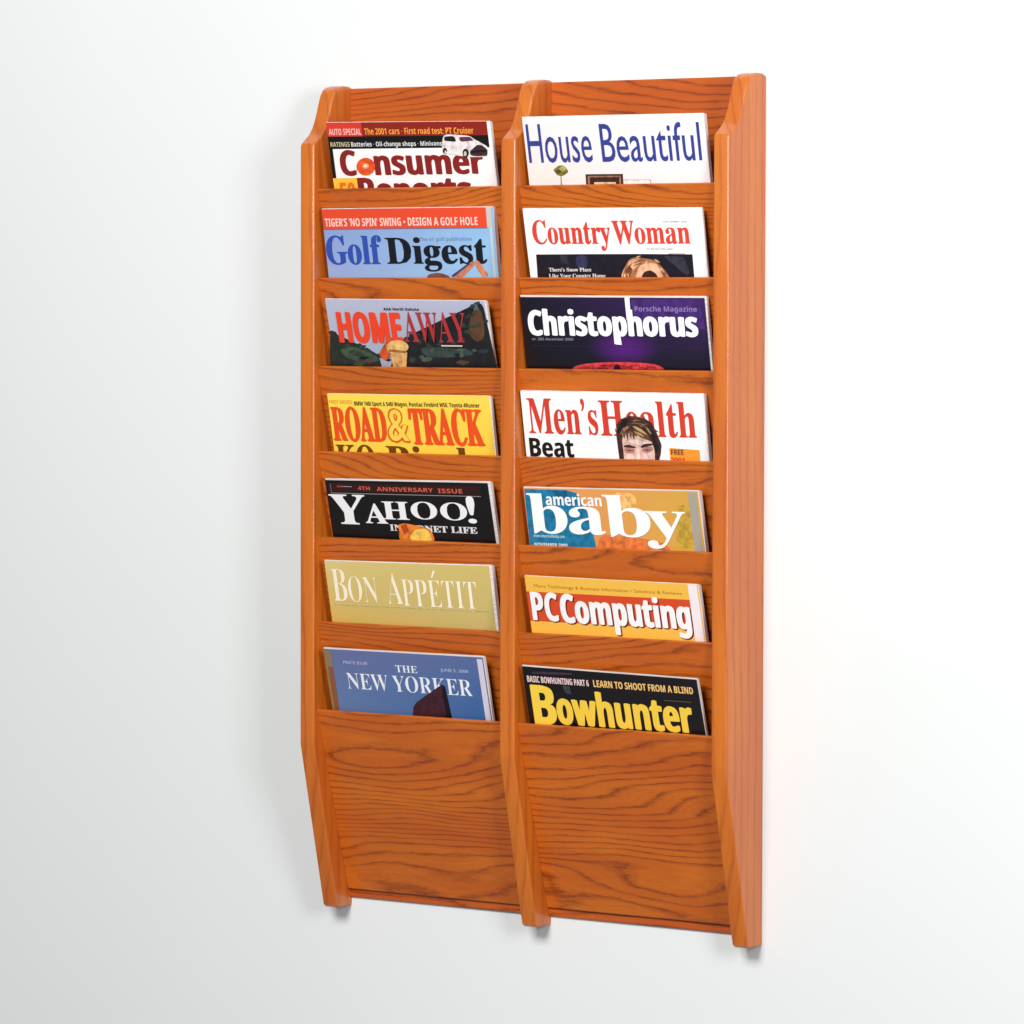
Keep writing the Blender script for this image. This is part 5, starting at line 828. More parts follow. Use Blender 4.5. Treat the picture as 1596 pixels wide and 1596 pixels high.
           (0.729, 1.024), (0.725, 1.042), (0.713, 1.054), (0.695, 1.059), (0.662, 1.06), (0.646, 1.053), (0.636, 1.036)],
          5),
         ('P', 'cover_picture', (120, 64, 44), [(0.535, 0.984), (0.576, 0.831), (0.594, 0.882), (0.556, 1.061)], 5), ('P', 'cover_picture', (232, 186, 140), [(0.739, 0.81), (0.758, 0.873), (0.768, 0.948), (0.749, 0.886)], 6),
         ('P', 'cover_picture', (232, 186, 140), [(0.608, 0.751), (0.625, 0.726), (0.644, 0.717), (0.627, 0.741)], 6), ('P', 'cover_picture', (150, 92, 56), [(0.766, 0.94), (0.773, 0.964), (0.769, 0.994), (0.762, 0.97)], 6),
         ('P', 'cover_picture', (150, 92, 56), [(0.731, 0.795), (0.741, 0.811), (0.748, 0.836), (0.738, 0.819)], 6), ('P', 'cover_picture', (96, 56, 38), [(0.552, 0.912), (0.572, 0.84), (0.598, 0.782), (0.579, 0.854)], 6),
         ('P', 'cover_picture', (232, 186, 140), [(0.539, 1.078), (0.541, 0.997), (0.551, 0.918), (0.55, 0.999)], 6), ('P', 'cover_picture', (214, 160, 110), [(0.598, 0.799), (0.61, 0.77), (0.625, 0.761), (0.613, 0.79)], 6),
         ('P', 'cover_picture', (96, 56, 38), [(0.599, 0.798), (0.628, 0.763), (0.659, 0.74), (0.629, 0.775)], 6), ('P', 'cover_picture', (214, 160, 110), [(0.531, 0.96), (0.541, 0.889), (0.559, 0.829), (0.549, 0.899)], 6),
         ('P', 'cover_picture', (214, 160, 110), [(0.631, 0.793), (0.663, 0.78), (0.695, 0.784), (0.663, 0.798)], 6), ('P', 'cover_picture', (214, 160, 110), [(0.717, 0.736), (0.738, 0.752), (0.751, 0.793), (0.73, 0.777)], 6),
         ('P', 'cover_picture', (150, 92, 56), [(0.734, 0.806), (0.749, 0.841), (0.758, 0.885), (0.744, 0.851)], 6), ('P', 'cover_picture', (184, 124, 80), [(0.53, 1.025), (0.533, 0.963), (0.545, 0.906), (0.542, 0.968)], 6),
         ('P', 'cover_picture', (232, 186, 140), [(0.614, 0.715), (0.632, 0.693), (0.651, 0.687), (0.633, 0.709)], 6), ('P', 'cover_picture', (150, 92, 56), [(0.596, 0.839), (0.628, 0.796), (0.661, 0.77), (0.63, 0.814)], 6),
         ('P', 'cover_picture', (96, 56, 38), [(0.573, 0.901), (0.577, 0.872), (0.587, 0.855), (0.583, 0.884)], 6), ('P', 'cover_picture', (214, 160, 110), [(0.557, 1.07), (0.56, 0.997), (0.57, 0.924), (0.567, 0.998)], 6),
         ('P', 'cover_picture', (214, 160, 110), [(0.523, 1.039), (0.528, 0.961), (0.541, 0.888), (0.536, 0.965)], 6), ('P', 'cover_picture', (232, 186, 140), [(0.708, 0.772), (0.731, 0.812), (0.75, 0.861), (0.727, 0.822)], 6),
         ('P', 'cover_picture', (214, 160, 110), [(0.556, 0.988), (0.556, 0.958), (0.564, 0.932), (0.563, 0.962)], 6), ('P', 'cover_picture', (214, 160, 110), [(0.527, 1.001), (0.53, 0.947), (0.541, 0.898), (0.539, 0.952)], 6),
         ('P', 'cover_picture', (150, 92, 56), [(0.756, 0.896), (0.764, 0.96), (0.763, 1.028), (0.755, 0.965)], 6), ('P', 'cover_picture', (184, 124, 80), [(0.66, 0.78), (0.678, 0.778), (0.694, 0.788), (0.677, 0.79)], 6),
         ('P', 'cover_picture', (184, 124, 80), [(0.759, 0.959), (0.764, 0.987), (0.759, 1.018), (0.754, 0.99)], 6), ('P', 'cover_picture', (232, 186, 140), [(0.538, 1.038), (0.539, 0.981), (0.549, 0.928), (0.548, 0.984)], 6),
         ('P', 'cover_picture', (232, 186, 140), [(0.665, 0.776), (0.676, 0.765), (0.685, 0.78), (0.674, 0.791)], 6)]),
 'R3': ({'g': [(14, 13, 24), (58, 30, 92), (12, 12, 20), (20, 18, 34)], 'glow': (0.55, 0.72, 0.22, 0.3, (84, 24, 120))},
        [('P', 'cover_picture', (66, 36, 108), [(0.613, 0.023), (0.977, 0.018), (0.987, 0.278), (0.991, 0.452), (0.617, 0.324)], 1),
         ('P', 'printed_line', (244, 238, 248), [(0.581, -0.001), (0.608, -0.002), (0.604, 0.324), (0.581, 0.325)], 5), ('T', 'masthead', 'Christophorus', 'bsans', (250, 250, 252), 0.033, 0.954, 0.196, 0.549, 0.045, 4),
         ('P', 'printed_line', (250, 250, 252), [(0.506, 0.517), (0.538, 0.516), (0.541, 0.678), (0.51, 0.674)], 5), ('T', 'headline', 'Porsche Magazine', 'bsans', (140, 120, 180), 0.628, 0.956, 0.124, 0.197, 0.0, 2),
         ('T', 'headline', 'nr. 285 december 2000', 'bsans', (130, 130, 150), 0.047, 0.278, 0.587, 0.623, 0, 2),
         ('P', 'cover_picture', (206, 60, 66),
          [(0.262, 1.016), (0.272, 0.998), (0.281, 0.986), (0.295, 0.975), (0.31, 0.966), (0.334, 0.956), (0.355, 0.949), (0.382, 0.942), (0.41, 0.936), (0.456, 0.93), (0.487, 0.926), (0.523, 0.925), (0.554, 0.925),
           (0.599, 0.928), (0.628, 0.931), (0.655, 0.935), (0.674, 0.94), (0.698, 0.949), (0.713, 0.957), (0.727, 0.968), (0.737, 0.98), (0.748, 1.0), (0.753, 1.011), (0.756, 1.019), (0.755, 1.022), (0.751, 1.022), (0.747, 1.02),
           (0.741, 1.015), (0.735, 1.008), (0.725, 0.994), (0.715, 0.985), (0.701, 0.978), (0.684, 0.973), (0.658, 0.968), (0.637, 0.965), (0.611, 0.962), (0.586, 0.961), (0.547, 0.959), (0.519, 0.959), (0.487, 0.961),
           (0.458, 0.963), (0.416, 0.968), (0.389, 0.973), (0.364, 0.978), (0.346, 0.984), (0.325, 0.993), (0.311, 1.0), (0.299, 1.009), (0.289, 1.017), (0.278, 1.031), (0.272, 1.037), (0.265, 1.041), (0.261, 1.042),
           (0.256, 1.039), (0.255, 1.034), (0.257, 1.026)],
          3),
         ('P', 'cover_picture', (120, 30, 50),
          [(0.278, 1.031), (0.289, 1.017), (0.299, 1.009), (0.311, 1.0), (0.325, 0.993), (0.346, 0.984), (0.364, 0.978), (0.389, 0.973), (0.416, 0.968), (0.458, 0.963), (0.487, 0.961), (0.519, 0.959), (0.547, 0.959),
           (0.586, 0.961), (0.611, 0.962), (0.637, 0.965), (0.658, 0.968), (0.684, 0.973), (0.701, 0.978), (0.715, 0.985), (0.725, 0.994), (0.735, 1.008), (0.741, 1.023), (0.747, 1.049), (0.752, 1.079), (0.758, 1.131),
           (0.735, 1.161), (0.673, 1.184), (0.583, 1.197), (0.418, 1.206), (0.329, 1.202), (0.267, 1.185), (0.247, 1.157), (0.256, 1.103), (0.263, 1.072), (0.271, 1.046)],
          2),
         ('P', 'cover_picture', (30, 16, 28),
          [(0.491, 0.975), (0.499, 0.962), (0.503, 0.957), (0.508, 0.956), (0.512, 0.961), (0.517, 0.974), (0.519, 0.991), (0.522, 1.022), (0.523, 1.06), (0.524, 1.127), (0.521, 1.164), (0.514, 1.19), (0.505, 1.201),
           (0.486, 1.202), (0.477, 1.192), (0.472, 1.166), (0.473, 1.13), (0.478, 1.063), (0.482, 1.024), (0.487, 0.992)],
          4),
         ('P', 'printed_line', (50, 40, 80), [(0.05, 0.7), (0.97, 0.7), (0.97, 0.705), (0.05, 0.705)], 2)]),
 'R4': ({'g': [(252, 251, 250), (252, 251, 250), (252, 251, 250), (252, 251, 250)]},
        [('T', 'masthead', 'Men’s', 'serif', (212, 60, 40), 0.031, 0.424, 0.106, 0.636, 0.008, 3), ('T', 'masthead', 'Health', 'serif', (212, 60, 40), 0.436, 0.953, 0.118, 0.648, 0.008, 3),
         ('T', 'headline', 'Beat', 'bsans', (16, 16, 18), 0.023, 0.274, 0.711, 0.989, 0.02, 3),
         ('P', 'cover_picture', (62, 38, 34),
          [(0.523, 0.579), (0.525, 0.482), (0.553, 0.393), (0.601, 0.342), (0.675, 0.357), (0.718, 0.441), (0.736, 0.547), (0.741, 0.691), (0.76, 0.768), (0.752, 0.894), (0.729, 0.973), (0.701, 1.323), (0.526, 1.336),
           (0.547, 0.907), (0.523, 0.851), (0.53, 0.782), (0.52, 0.657)],
          5),
         ('P', 'cover_picture', (150, 112, 80), [(0.605, 0.412), (0.635, 0.402), (0.664, 0.409), (0.634, 0.42)], 6), ('P', 'cover_picture', (84, 56, 44), [(0.544, 0.571), (0.545, 0.496), (0.551, 0.421), (0.55, 0.496)], 6),
         ('P', 'cover_picture', (84, 56, 44), [(0.563, 0.561), (0.594, 0.505), (0.628, 0.46), (0.596, 0.516)], 6), ('P', 'cover_picture', (150, 112, 80), [(0.732, 0.677), (0.73, 0.742), (0.723, 0.807), (0.725, 0.742)], 6),
         ('P', 'cover_picture', (128, 92, 64), [(0.543, 0.747), (0.552, 0.65), (0.569, 0.559), (0.56, 0.656)], 6), ('P', 'cover_picture', (104, 72, 54), [(0.598, 0.374), (0.632, 0.36), (0.665, 0.363), (0.631, 0.378)], 6),
         ('P', 'cover_picture', (128, 92, 64), [(0.592, 0.454), (0.635, 0.442), (0.677, 0.453), (0.634, 0.465)], 6), ('P', 'cover_picture', (84, 56, 44), [(0.588, 0.527), (0.593, 0.484), (0.604, 0.448), (0.599, 0.491)], 6),
         ('P', 'cover_picture', (36, 22, 22), [(0.552, 0.646), (0.547, 0.608), (0.548, 0.566), (0.553, 0.604)], 6), ('P', 'cover_picture', (104, 72, 54), [(0.544, 0.563), (0.547, 0.468), (0.556, 0.374), (0.552, 0.469)], 6),
         ('P', 'cover_picture', (104, 72, 54), [(0.638, 0.454), (0.663, 0.473), (0.685, 0.508), (0.66, 0.488)], 6), ('P', 'cover_picture', (104, 72, 54), [(0.724, 0.697), (0.734, 0.739), (0.742, 0.788), (0.731, 0.745)], 6),
         ('P', 'cover_picture', (36, 22, 22), [(0.616, 0.42), (0.638, 0.413), (0.66, 0.424), (0.638, 0.431)], 6), ('P', 'cover_picture', (150, 112, 80), [(0.599, 0.507), (0.623, 0.437), (0.649, 0.373), (0.625, 0.443)], 6),
         ('P', 'cover_picture', (150, 112, 80), [(0.571, 0.462), (0.578, 0.402), (0.591, 0.348), (0.584, 0.408)], 6), ('P', 'cover_picture', (128, 92, 64), [(0.522, 0.623), (0.516, 0.572), (0.516, 0.516), (0.522, 0.567)], 6),
         ('P', 'cover_picture', (104, 72, 54), [(0.699, 0.591), (0.716, 0.612), (0.728, 0.646), (0.712, 0.626)], 6), ('P', 'cover_picture', (150, 112, 80), [(0.642, 0.486), (0.674, 0.462), (0.707, 0.452), (0.675, 0.476)], 6),
         ('P', 'cover_picture', (150, 112, 80), [(0.535, 0.644), (0.548, 0.574), (0.566, 0.511), (0.553, 0.581)], 6), ('P', 'cover_picture', (84, 56, 44), [(0.546, 0.6), (0.579, 0.516), (0.616, 0.445), (0.582, 0.528)], 6),
         ('P', 'cover_picture', (128, 92, 64), [(0.716, 0.627), (0.728, 0.654), (0.738, 0.688), (0.725, 0.662)], 6), ('P', 'cover_picture', (128, 92, 64), [(0.556, 0.554), (0.561, 0.468), (0.572, 0.384), (0.567, 0.47)], 6),
         ('P', 'cover_picture', (150, 112, 80), [(0.642, 0.35), (0.663, 0.354), (0.682, 0.375), (0.661, 0.371)], 6), ('P', 'cover_picture', (128, 92, 64), [(0.657, 0.453), (0.677, 0.481), (0.694, 0.52), (0.674, 0.492)], 6),
         ('P', 'cover_picture', (36, 22, 22), [(0.607, 0.501), (0.62, 0.456), (0.636, 0.421), (0.623, 0.466)], 6), ('P', 'cover_picture', (150, 112, 80), [(0.558, 0.684), (0.551, 0.63), (0.55, 0.57), (0.558, 0.624)], 6),
         ('P', 'cover_picture', (128, 92, 64), [(0.651, 0.504), (0.664, 0.486), (0.679, 0.485), (0.665, 0.504)], 6), ('P', 'cover_picture', (128, 92, 64), [(0.703, 0.644), (0.701, 0.734), (0.692, 0.823), (0.693, 0.733)], 6),
         ('P', 'cover_picture', (36, 22, 22), [(0.564, 0.661), (0.561, 0.601), (0.562, 0.54), (0.565, 0.6)], 6), ('P', 'cover_picture', (84, 56, 44), [(0.711, 0.518), (0.737, 0.542), (0.758, 0.584), (0.733, 0.56)], 6),
         ('P', 'cover_picture', (222, 184, 168),
          [(0.553, 0.699), (0.557, 0.668), (0.561, 0.649), (0.567, 0.632), (0.575, 0.619), (0.589, 0.604), (0.598, 0.597), (0.608, 0.593), (0.616, 0.593), (0.627, 0.597), (0.635, 0.602), (0.646, 0.611), (0.657, 0.623),
           (0.675, 0.643), (0.685, 0.657), (0.693, 0.672), (0.699, 0.685), (0.704, 0.703), (0.707, 0.716), (0.71, 0.733), (0.712, 0.749), (0.715, 0.773), (0.717, 0.792), (0.718, 0.816), (0.719, 0.839), (0.72, 0.875),
           (0.72, 0.915), (0.718, 0.98), (0.716, 1.055), (0.712, 1.183), (0.702, 1.253), (0.681, 1.305), (0.653, 1.327), (0.603, 1.33), (0.575, 1.312), (0.556, 1.26), (0.549, 1.188), (0.55, 1.054), (0.551, 0.972), (0.551, 0.898),
           (0.551, 0.847), (0.55, 0.793), (0.55, 0.758), (0.551, 0.724)],
          7),
         ('P', 'cover_picture', (104, 70, 50), [(0.559, 0.572), (0.571, 0.568), (0.575, 0.615), (0.562, 0.703), (0.558, 0.645)], 7),
         ('P', 'cover_picture', (84, 54, 40), [(0.576, 0.571), (0.585, 0.567), (0.589, 0.614), (0.581, 0.731), (0.575, 0.644)], 7),
         ('P', 'cover_picture', (104, 70, 50), [(0.593, 0.57), (0.604, 0.566), (0.608, 0.613), (0.601, 0.691), (0.592, 0.643)], 7),
         ('P', 'cover_picture', (84, 54, 40), [(0.609, 0.569), (0.619, 0.565), (0.623, 0.612), (0.618, 0.719), (0.608, 0.642)], 7),
         ('P', 'cover_picture', (104, 70, 50), [(0.622, 0.568), (0.63, 0.565), (0.634, 0.611), (0.635, 0.669), (0.621, 0.641)], 7),
         ('P', 'cover_picture', (96, 66, 44),
          [(0.627, 0.544), (0.64, 0.543), (0.649, 0.545), (0.66, 0.553), (0.669, 0.564), (0.681, 0.585), (0.689, 0.602), (0.696, 0.625), (0.701, 0.65), (0.706, 0.689), (0.709, 0.709), (0.709, 0.721), (0.707, 0.722),
           (0.701, 0.714), (0.697, 0.708), (0.691, 0.702), (0.685, 0.697), (0.675, 0.69), (0.668, 0.684), (0.661, 0.676), (0.655, 0.668), (0.647, 0.655), (0.641, 0.643), (0.634, 0.626), (0.629, 0.607), (0.621, 0.577),
           (0.619, 0.561), (0.621, 0.549)],
          7),
         ('P', 'cover_picture', (190, 156, 110),
          [(0.618, 0.496), (0.624, 0.495), (0.63, 0.498), (0.637, 0.504), (0.644, 0.514), (0.656, 0.532), (0.664, 0.545), (0.671, 0.563), (0.677, 0.58), (0.685, 0.607), (0.689, 0.62), (0.688, 0.626), (0.685, 0.624),
           (0.676, 0.612), (0.67, 0.603), (0.663, 0.593), (0.657, 0.583), (0.647, 0.569), (0.641, 0.558), (0.634, 0.545), (0.628, 0.533), (0.619, 0.516), (0.616, 0.506), (0.615, 0.499)],
          8),
         ('P', 'cover_picture', (176, 140, 98), [(0.618, 0.573), (0.653, 0.6), (0.676, 0.662), (0.645, 0.63)], 8), ('P', 'cover_picture', (150, 110, 76), [(0.559, 0.538), (0.589, 0.497), (0.595, 0.521), (0.565, 0.586)], 8),
         ('P', 'cover_picture', (150, 112, 84), [(0.681, 0.492), (0.701, 0.529), (0.716, 0.616), (0.699, 0.588)], 8),
         ('P', 'cover_picture', (30, 20, 26),
          [(0.539, 0.512), (0.547, 0.469), (0.554, 0.443), (0.562, 0.419), (0.57, 0.403), (0.583, 0.385), (0.589, 0.38), (0.592, 0.385), (0.591, 0.398), (0.585, 0.427), (0.581, 0.447), (0.575, 0.47), (0.569, 0.49), (0.559, 0.518),
           (0.553, 0.538), (0.547, 0.562), (0.544, 0.585), (0.539, 0.619), (0.536, 0.633), (0.534, 0.634), (0.533, 0.623), (0.532, 0.592), (0.532, 0.569), (0.535, 0.54)],
          7),
         ('P', 'cover_picture', (30, 20, 22),
          [(0.706, 0.498), (0.712, 0.521), (0.716, 0.542), (0.72, 0.569), (0.724, 0.597), (0.729, 0.642), (0.733, 0.674), (0.736, 0.71), (0.738, 0.741), (0.741, 0.787), (0.742, 0.815), (0.741, 0.843), (0.739, 0.863),
           (0.734, 0.888), (0.73, 0.893), (0.728, 0.881), (0.727, 0.855), (0.726, 0.801), (0.725, 0.764), (0.723, 0.726), (0.721, 0.695), (0.717, 0.652), (0.714, 0.623), (0.711, 0.589), (0.708, 0.56), (0.704, 0.518),
           (0.703, 0.498), (0.703, 0.491)],
          7),
         ('P', 'cover_picture', (66, 34, 34),
          [(0.565, 0.79), (0.574, 0.782), (0.58, 0.78), (0.588, 0.781), (0.595, 0.786), (0.606, 0.796), (0.612, 0.803), (0.617, 0.811), (0.62, 0.817), (0.621, 0.825), (0.62, 0.829), (0.616, 0.83), (0.61, 0.827), (0.598, 0.82),
           (0.591, 0.817), (0.583, 0.816), (0.576, 0.817), (0.567, 0.82), (0.562, 0.821), (0.558, 0.819), (0.556, 0.815), (0.556, 0.807), (0.557, 0.802), (0.56, 0.795)],
          9),
         ('P', 'cover_picture', (58, 28, 34),
          [(0.654, 0.791), (0.661, 0.777), (0.667, 0.769), (0.676, 0.762), (0.686, 0.759), (0.701, 0.756), (0.709, 0.756), (0.715, 0.758), (0.718, 0.762), (0.718, 0.769), (0.717, 0.774), (0.712, 0.778), (0.705, 0.781),
           (0.692, 0.783), (0.684, 0.787), (0.676, 0.793), (0.67, 0.801), (0.662, 0.814), (0.657, 0.82), (0.653, 0.822), (0.65, 0.82), (0.648, 0.813), (0.648, 0.808), (0.65, 0.799)],
          9),
         ('P', 'cover_picture', (176, 124, 112),
          [(0.567, 0.83), (0.576, 0.826), (0.582, 0.826), (0.59, 0.827), (0.596, 0.83), (0.606, 0.837), (0.611, 0.843), (0.614, 0.852), (0.615, 0.861), (0.613, 0.877), (0.611, 0.886), (0.607, 0.895), (0.602, 0.901),
           (0.593, 0.907), (0.586, 0.91), (0.58, 0.911), (0.575, 0.909), (0.568, 0.903), (0.564, 0.897), (0.561, 0.887), (0.559, 0.875), (0.558, 0.856), (0.559, 0.844), (0.562, 0.835)],
          8),
         ('P', 'cover_picture', (172, 122, 118),
          [(0.661, 0.822), (0.669, 0.812), (0.675, 0.807), (0.683, 0.803), (0.69, 0.801), (0.7, 0.8), (0.706, 0.803), (0.711, 0.81), (0.713, 0.82), (0.713, 0.838), (0.712, 0.85), (0.708, 0.862), (0.702, 0.872), (0.691, 0.885),
           (0.684, 0.891), (0.676, 0.894), (0.67, 0.893), (0.663, 0.887), (0.659, 0.882), (0.655, 0.874), (0.654, 0.864), (0.653, 0.849), (0.654, 0.839), (0.657, 0.83)],
          8),
         ('P', 'cover_picture', (112, 66, 60), [(0.567, 0.863), (0.585, 0.851), (0.609, 0.863), (0.587, 0.88)], 9), ('P', 'cover_picture', (112, 66, 66), [(0.659, 0.855), (0.681, 0.839), (0.705, 0.847), (0.683, 0.865)], 9),
         ('P', 'cover_picture', (240, 212, 204),
          [(0.59, 0.717), (0.602, 0.704), (0.611, 0.698), (0.621, 0.698), (0.631, 0.702), (0.646, 0.713), (0.656, 0.72), (0.665, 0.727), (0.673, 0.731), (0.681, 0.737), (0.684, 0.742), (0.682, 0.748), (0.676, 0.754),
           (0.662, 0.764), (0.653, 0.769), (0.643, 0.772), (0.635, 0.772), (0.624, 0.77), (0.616, 0.767), (0.608, 0.761), (0.6, 0.755), (0.59, 0.743), (0.586, 0.735), (0.586, 0.726)],
          7),
         ('P', 'cover_picture', (240, 208, 196),
          [(0.632, 0.829), (0.636, 0.829), (0.638, 0.836), (0.64, 0.853), (0.641, 0.877), (0.641, 0.921), (0.64, 0.947), (0.639, 0.971), (0.637, 0.986), (0.633, 1.001), (0.63, 1.008), (0.627, 1.011), (0.625, 1.009), (0.621, 1.0),
           (0.619, 0.987), (0.619, 0.964), (0.62, 0.935), (0.624, 0.885), (0.626, 0.857), (0.629, 0.837)],
          9),
         ('P', 'cover_picture', (236, 204, 196),
          [(0.577, 0.928), (0.588, 0.921), (0.595, 0.92), (0.601, 0.924), (0.605, 0.933), (0.608, 0.951), (0.609, 0.964), (0.608, 0.98), (0.605, 0.995), (0.597, 1.017), (0.592, 1.027), (0.586, 1.031), (0.581, 1.028),
           (0.574, 1.016), (0.57, 1.006), (0.566, 0.993), (0.565, 0.98), (0.565, 0.959), (0.566, 0.946), (0.57, 0.935)],
          9),
         ('P', 'cover_picture', (232, 200, 196), [(0.657, 0.92), (0.7, 0.897), (0.708, 0.974), (0.668, 1.016)], 9), ('P', 'printed_band', (238, 150, 50), [(0.801, 0.812), (0.959, 0.833), (0.96, 1.183), (0.8, 1.168)], 4),
         ('T', 'headline', 'FREE', 'bsans', (120, 70, 20), 0.808, 0.876, 0.835, 0.915, 0.02, 6), ('T', 'headline', '2001', 'bsans', (220, 70, 30), 0.804, 0.877, 0.955, 1.035, 0.02, 6)]),
 'R5': ({'g': [(236, 150, 92), (216, 166, 70), (232, 140, 84), (214, 170, 72)]},
        [('P', 'cover_picture', (22, 118, 160), [(0.005, 0.023), (0.249, 0.024), (0.309, 0.069), (0.359, 0.37), (0.379, 0.672), (0.39, 1.005), (0.381, 1.372), (-0.001, 1.439)], 1),
         ('P', 'cover_picture', (14, 96, 140), [(0.167, 0.049), (0.254, 0.03), (0.264, 0.195), (0.22, 0.291)], 2),
         ('P', 'cover_picture', (246, 186, 110),
          [(0.562, 0.042), (0.597, 0.044), (0.617, 0.054), (0.634, 0.076), (0.643, 0.107), (0.651, 0.163), (0.651, 0.199), (0.645, 0.236), (0.633, 0.266), (0.609, 0.306), (0.593, 0.324), (0.577, 0.329), (0.563, 0.32),
           (0.545, 0.294), (0.535, 0.268), (0.528, 0.23), (0.525, 0.187), (0.524, 0.116), (0.529, 0.078), (0.543, 0.051)],
          1),
         ('P', 'cover_picture', (224, 120, 60),
          [(0.455, 0.775), (0.498, 0.789), (0.532, 0.797), (0.574, 0.807), (0.615, 0.815), (0.678, 0.826), (0.716, 0.838), (0.75, 0.859), (0.773, 0.885), (0.797, 0.928), (0.808, 0.967), (0.813, 1.024), (0.811, 1.087),
           (0.801, 1.19), (0.776, 1.25), (0.722, 1.299), (0.651, 1.326), (0.524, 1.347), (0.456, 1.33), (0.409, 1.263), (0.393, 1.161), (0.399, 0.97), (0.41, 0.867), (0.429, 0.797)],
          1),
         ('P', 'cover_picture', (200, 160, 60), [(0.872, 0.236), (0.958, 0.229), (0.976, 0.925), (0.843, 0.972)], 1), ('P', 'printed_band', (168, 160, 150), [(0.945, 0.02), (0.99, 0.02), (0.99, 1.3), (0.945, 1.3)], 2),
         ('T', 'masthead', 'b', 'serif', (250, 250, 250), 0.014, 0.242, 0.096, 0.779, 0.004, 4), ('T', 'masthead', 'a', 'serif', (250, 250, 250), 0.246, 0.459, 0.103, 0.774, 0.004, 5),
         ('T', 'masthead', 'b', 'serif', (250, 250, 250), 0.456, 0.717, 0.093, 0.79, 0.004, 4), ('T', 'masthead', 'y', 'serif', (250, 250, 250), 0.688, 0.916, 0.145, 0.785, 0.0, 5),
         ('T', 'masthead', 'american', 'bsans', (244, 244, 244), 0.127, 0.453, 0.101, 0.293, 0.02, 6), ('T', 'headline', 'www.americanbaby.com', 'bsans', (190, 215, 225), 0.03, 0.213, 0.808, 0.859, 0, 2),
         ('T', 'headline', 'NOVEMBER 2000', 'bsans', (225, 235, 240), 0.03, 0.224, 0.958, 1.021, 0.015, 2)]),
 'R6': ({'g': [(246, 190, 74), (246, 190, 74), (246, 190, 74), (246, 190, 74)]},
        [('P', 'printed_band', (216, 74, 36), [(0, 0.27), (0.955, 0.27), (0.955, 0.775), (0, 0.775)], 1), ('P', 'printed_band', (246, 232, 236), [(0.945, 0), (0.995, 0), (0.995, 1.3), (0.945, 1.3)], 2),
         ('T', 'headline', 'More Technology & Business Information • Solutions & Reviews', 'sans', (180, 120, 30), 0.05, 0.904, 0.14, 0.192, 0, 2),
         ('T', 'masthead', 'PC', 'bsans', (90, 30, 20), 0.024, 0.184, 0.297, 0.775, 0.03, 3), ('T', 'masthead', 'Computing', 'bsans', (90, 30, 20), 0.197, 0.944, 0.305, 0.791, 0.04, 3),
         ('T', 'masthead', 'PC', 'bsans', (250, 246, 246), 0.019, 0.179, 0.279, 0.757, 0.03, 5), ('T', 'masthead', 'Computing', 'bsans', (250, 246, 246), 0.191, 0.938, 0.288, 0.773, 0.04, 5)]),
 'R7': ({'g': [(16, 13, 16), (26, 18, 24), (14, 12, 14), (18, 20, 24)]},
        [('T', 'headline', 'BASIC BOWHUNTING PART 6', 'bsans', (236, 206, 206), 0.021, 0.381, 0.162, 0.27, 0.03, 3), ('T', 'headline', 'LEARN TO SHOOT FROM A BLIND', 'bsans', (246, 196, 120), 0.407, 0.971, 0.151, 0.273, 0.02, 3),
         ('P', 'cover_picture', (60, 44, 60),
          [(0.093, 0.074), (0.132, 0.068), (0.159, 0.064), (0.189, 0.061), (0.217, 0.059), (0.255, 0.056), (0.276, 0.057), (0.291, 0.061), (0.297, 0.067), (0.296, 0.079), (0.284, 0.087), (0.253, 0.096), (0.211, 0.104),
           (0.134, 0.114), (0.091, 0.117), (0.061, 0.116), (0.05, 0.11), (0.05, 0.096), (0.057, 0.087), (0.072, 0.079)],
          2),
         ('P', 'cover_picture', (56, 62, 72), [(0.225, 0.294), (0.266, 0.299), (0.27, 0.441), (0.235, 0.418)], 2), ('P', 'printed_line', (120, 110, 60), [(0.8, 0.42), (0.95, 0.42), (0.95, 0.428), (0.8, 0.428)], 2),
         ('T', 'masthead', 'B', 'bsans', (250, 212, 72), 0.031, 0.168, 0.323, 1.008, 0.03, 4), ('T', 'masthead', 'owhunter', 'bsans', (250, 208, 70), 0.17, 0.945, 0.402, 0.982, 0.04, 5)])}

# ---------------------------------------------------------------- magazines
SERIF = {c: chr((0x1D400-65 if c.isupper() else 0x1D41A-97)+ord(c)) for c in 'ABCDEFGHIJKLMNOPQRSTUVWXYZabcdefghijklmnopqrstuvwxyz'}
BSANS = {c: chr((0x1D5D4-65 if c.isupper() else 0x1D5EE-97)+ord(c)) for c in SERIF}
BSANS.update({str(d): chr(0x1D7EC+d) for d in range(10)}); SERIF.update({str(d): chr(0x1D7CE+d) for d in range(10)})
FONTS = {'sans': {}, 'serif': SERIF, 'bsans': BSANS}
def glyphs(txt, font, off):
    vs, fs, H = glyphs_raw(txt, font, min(off, 0)); 
    if off <= 0: return vs, fs, H, [0]*len(vs)
    V, F, K = [], [], []          # heavier strokes: the same letters struck again a little to either side
    strikes = [(-off, 0), (-off/3, off*.25), (off/3, -off*.25), (off, 0)]
    for k, (dx, dy) in enumerate(strikes):
        b = len(V); V += [v+Vector((dx, dy, 0)) for v in vs]; F += [tuple(i+b for i in f) for f in fs]; K += [k]*len(vs)
    return V, F, H, K
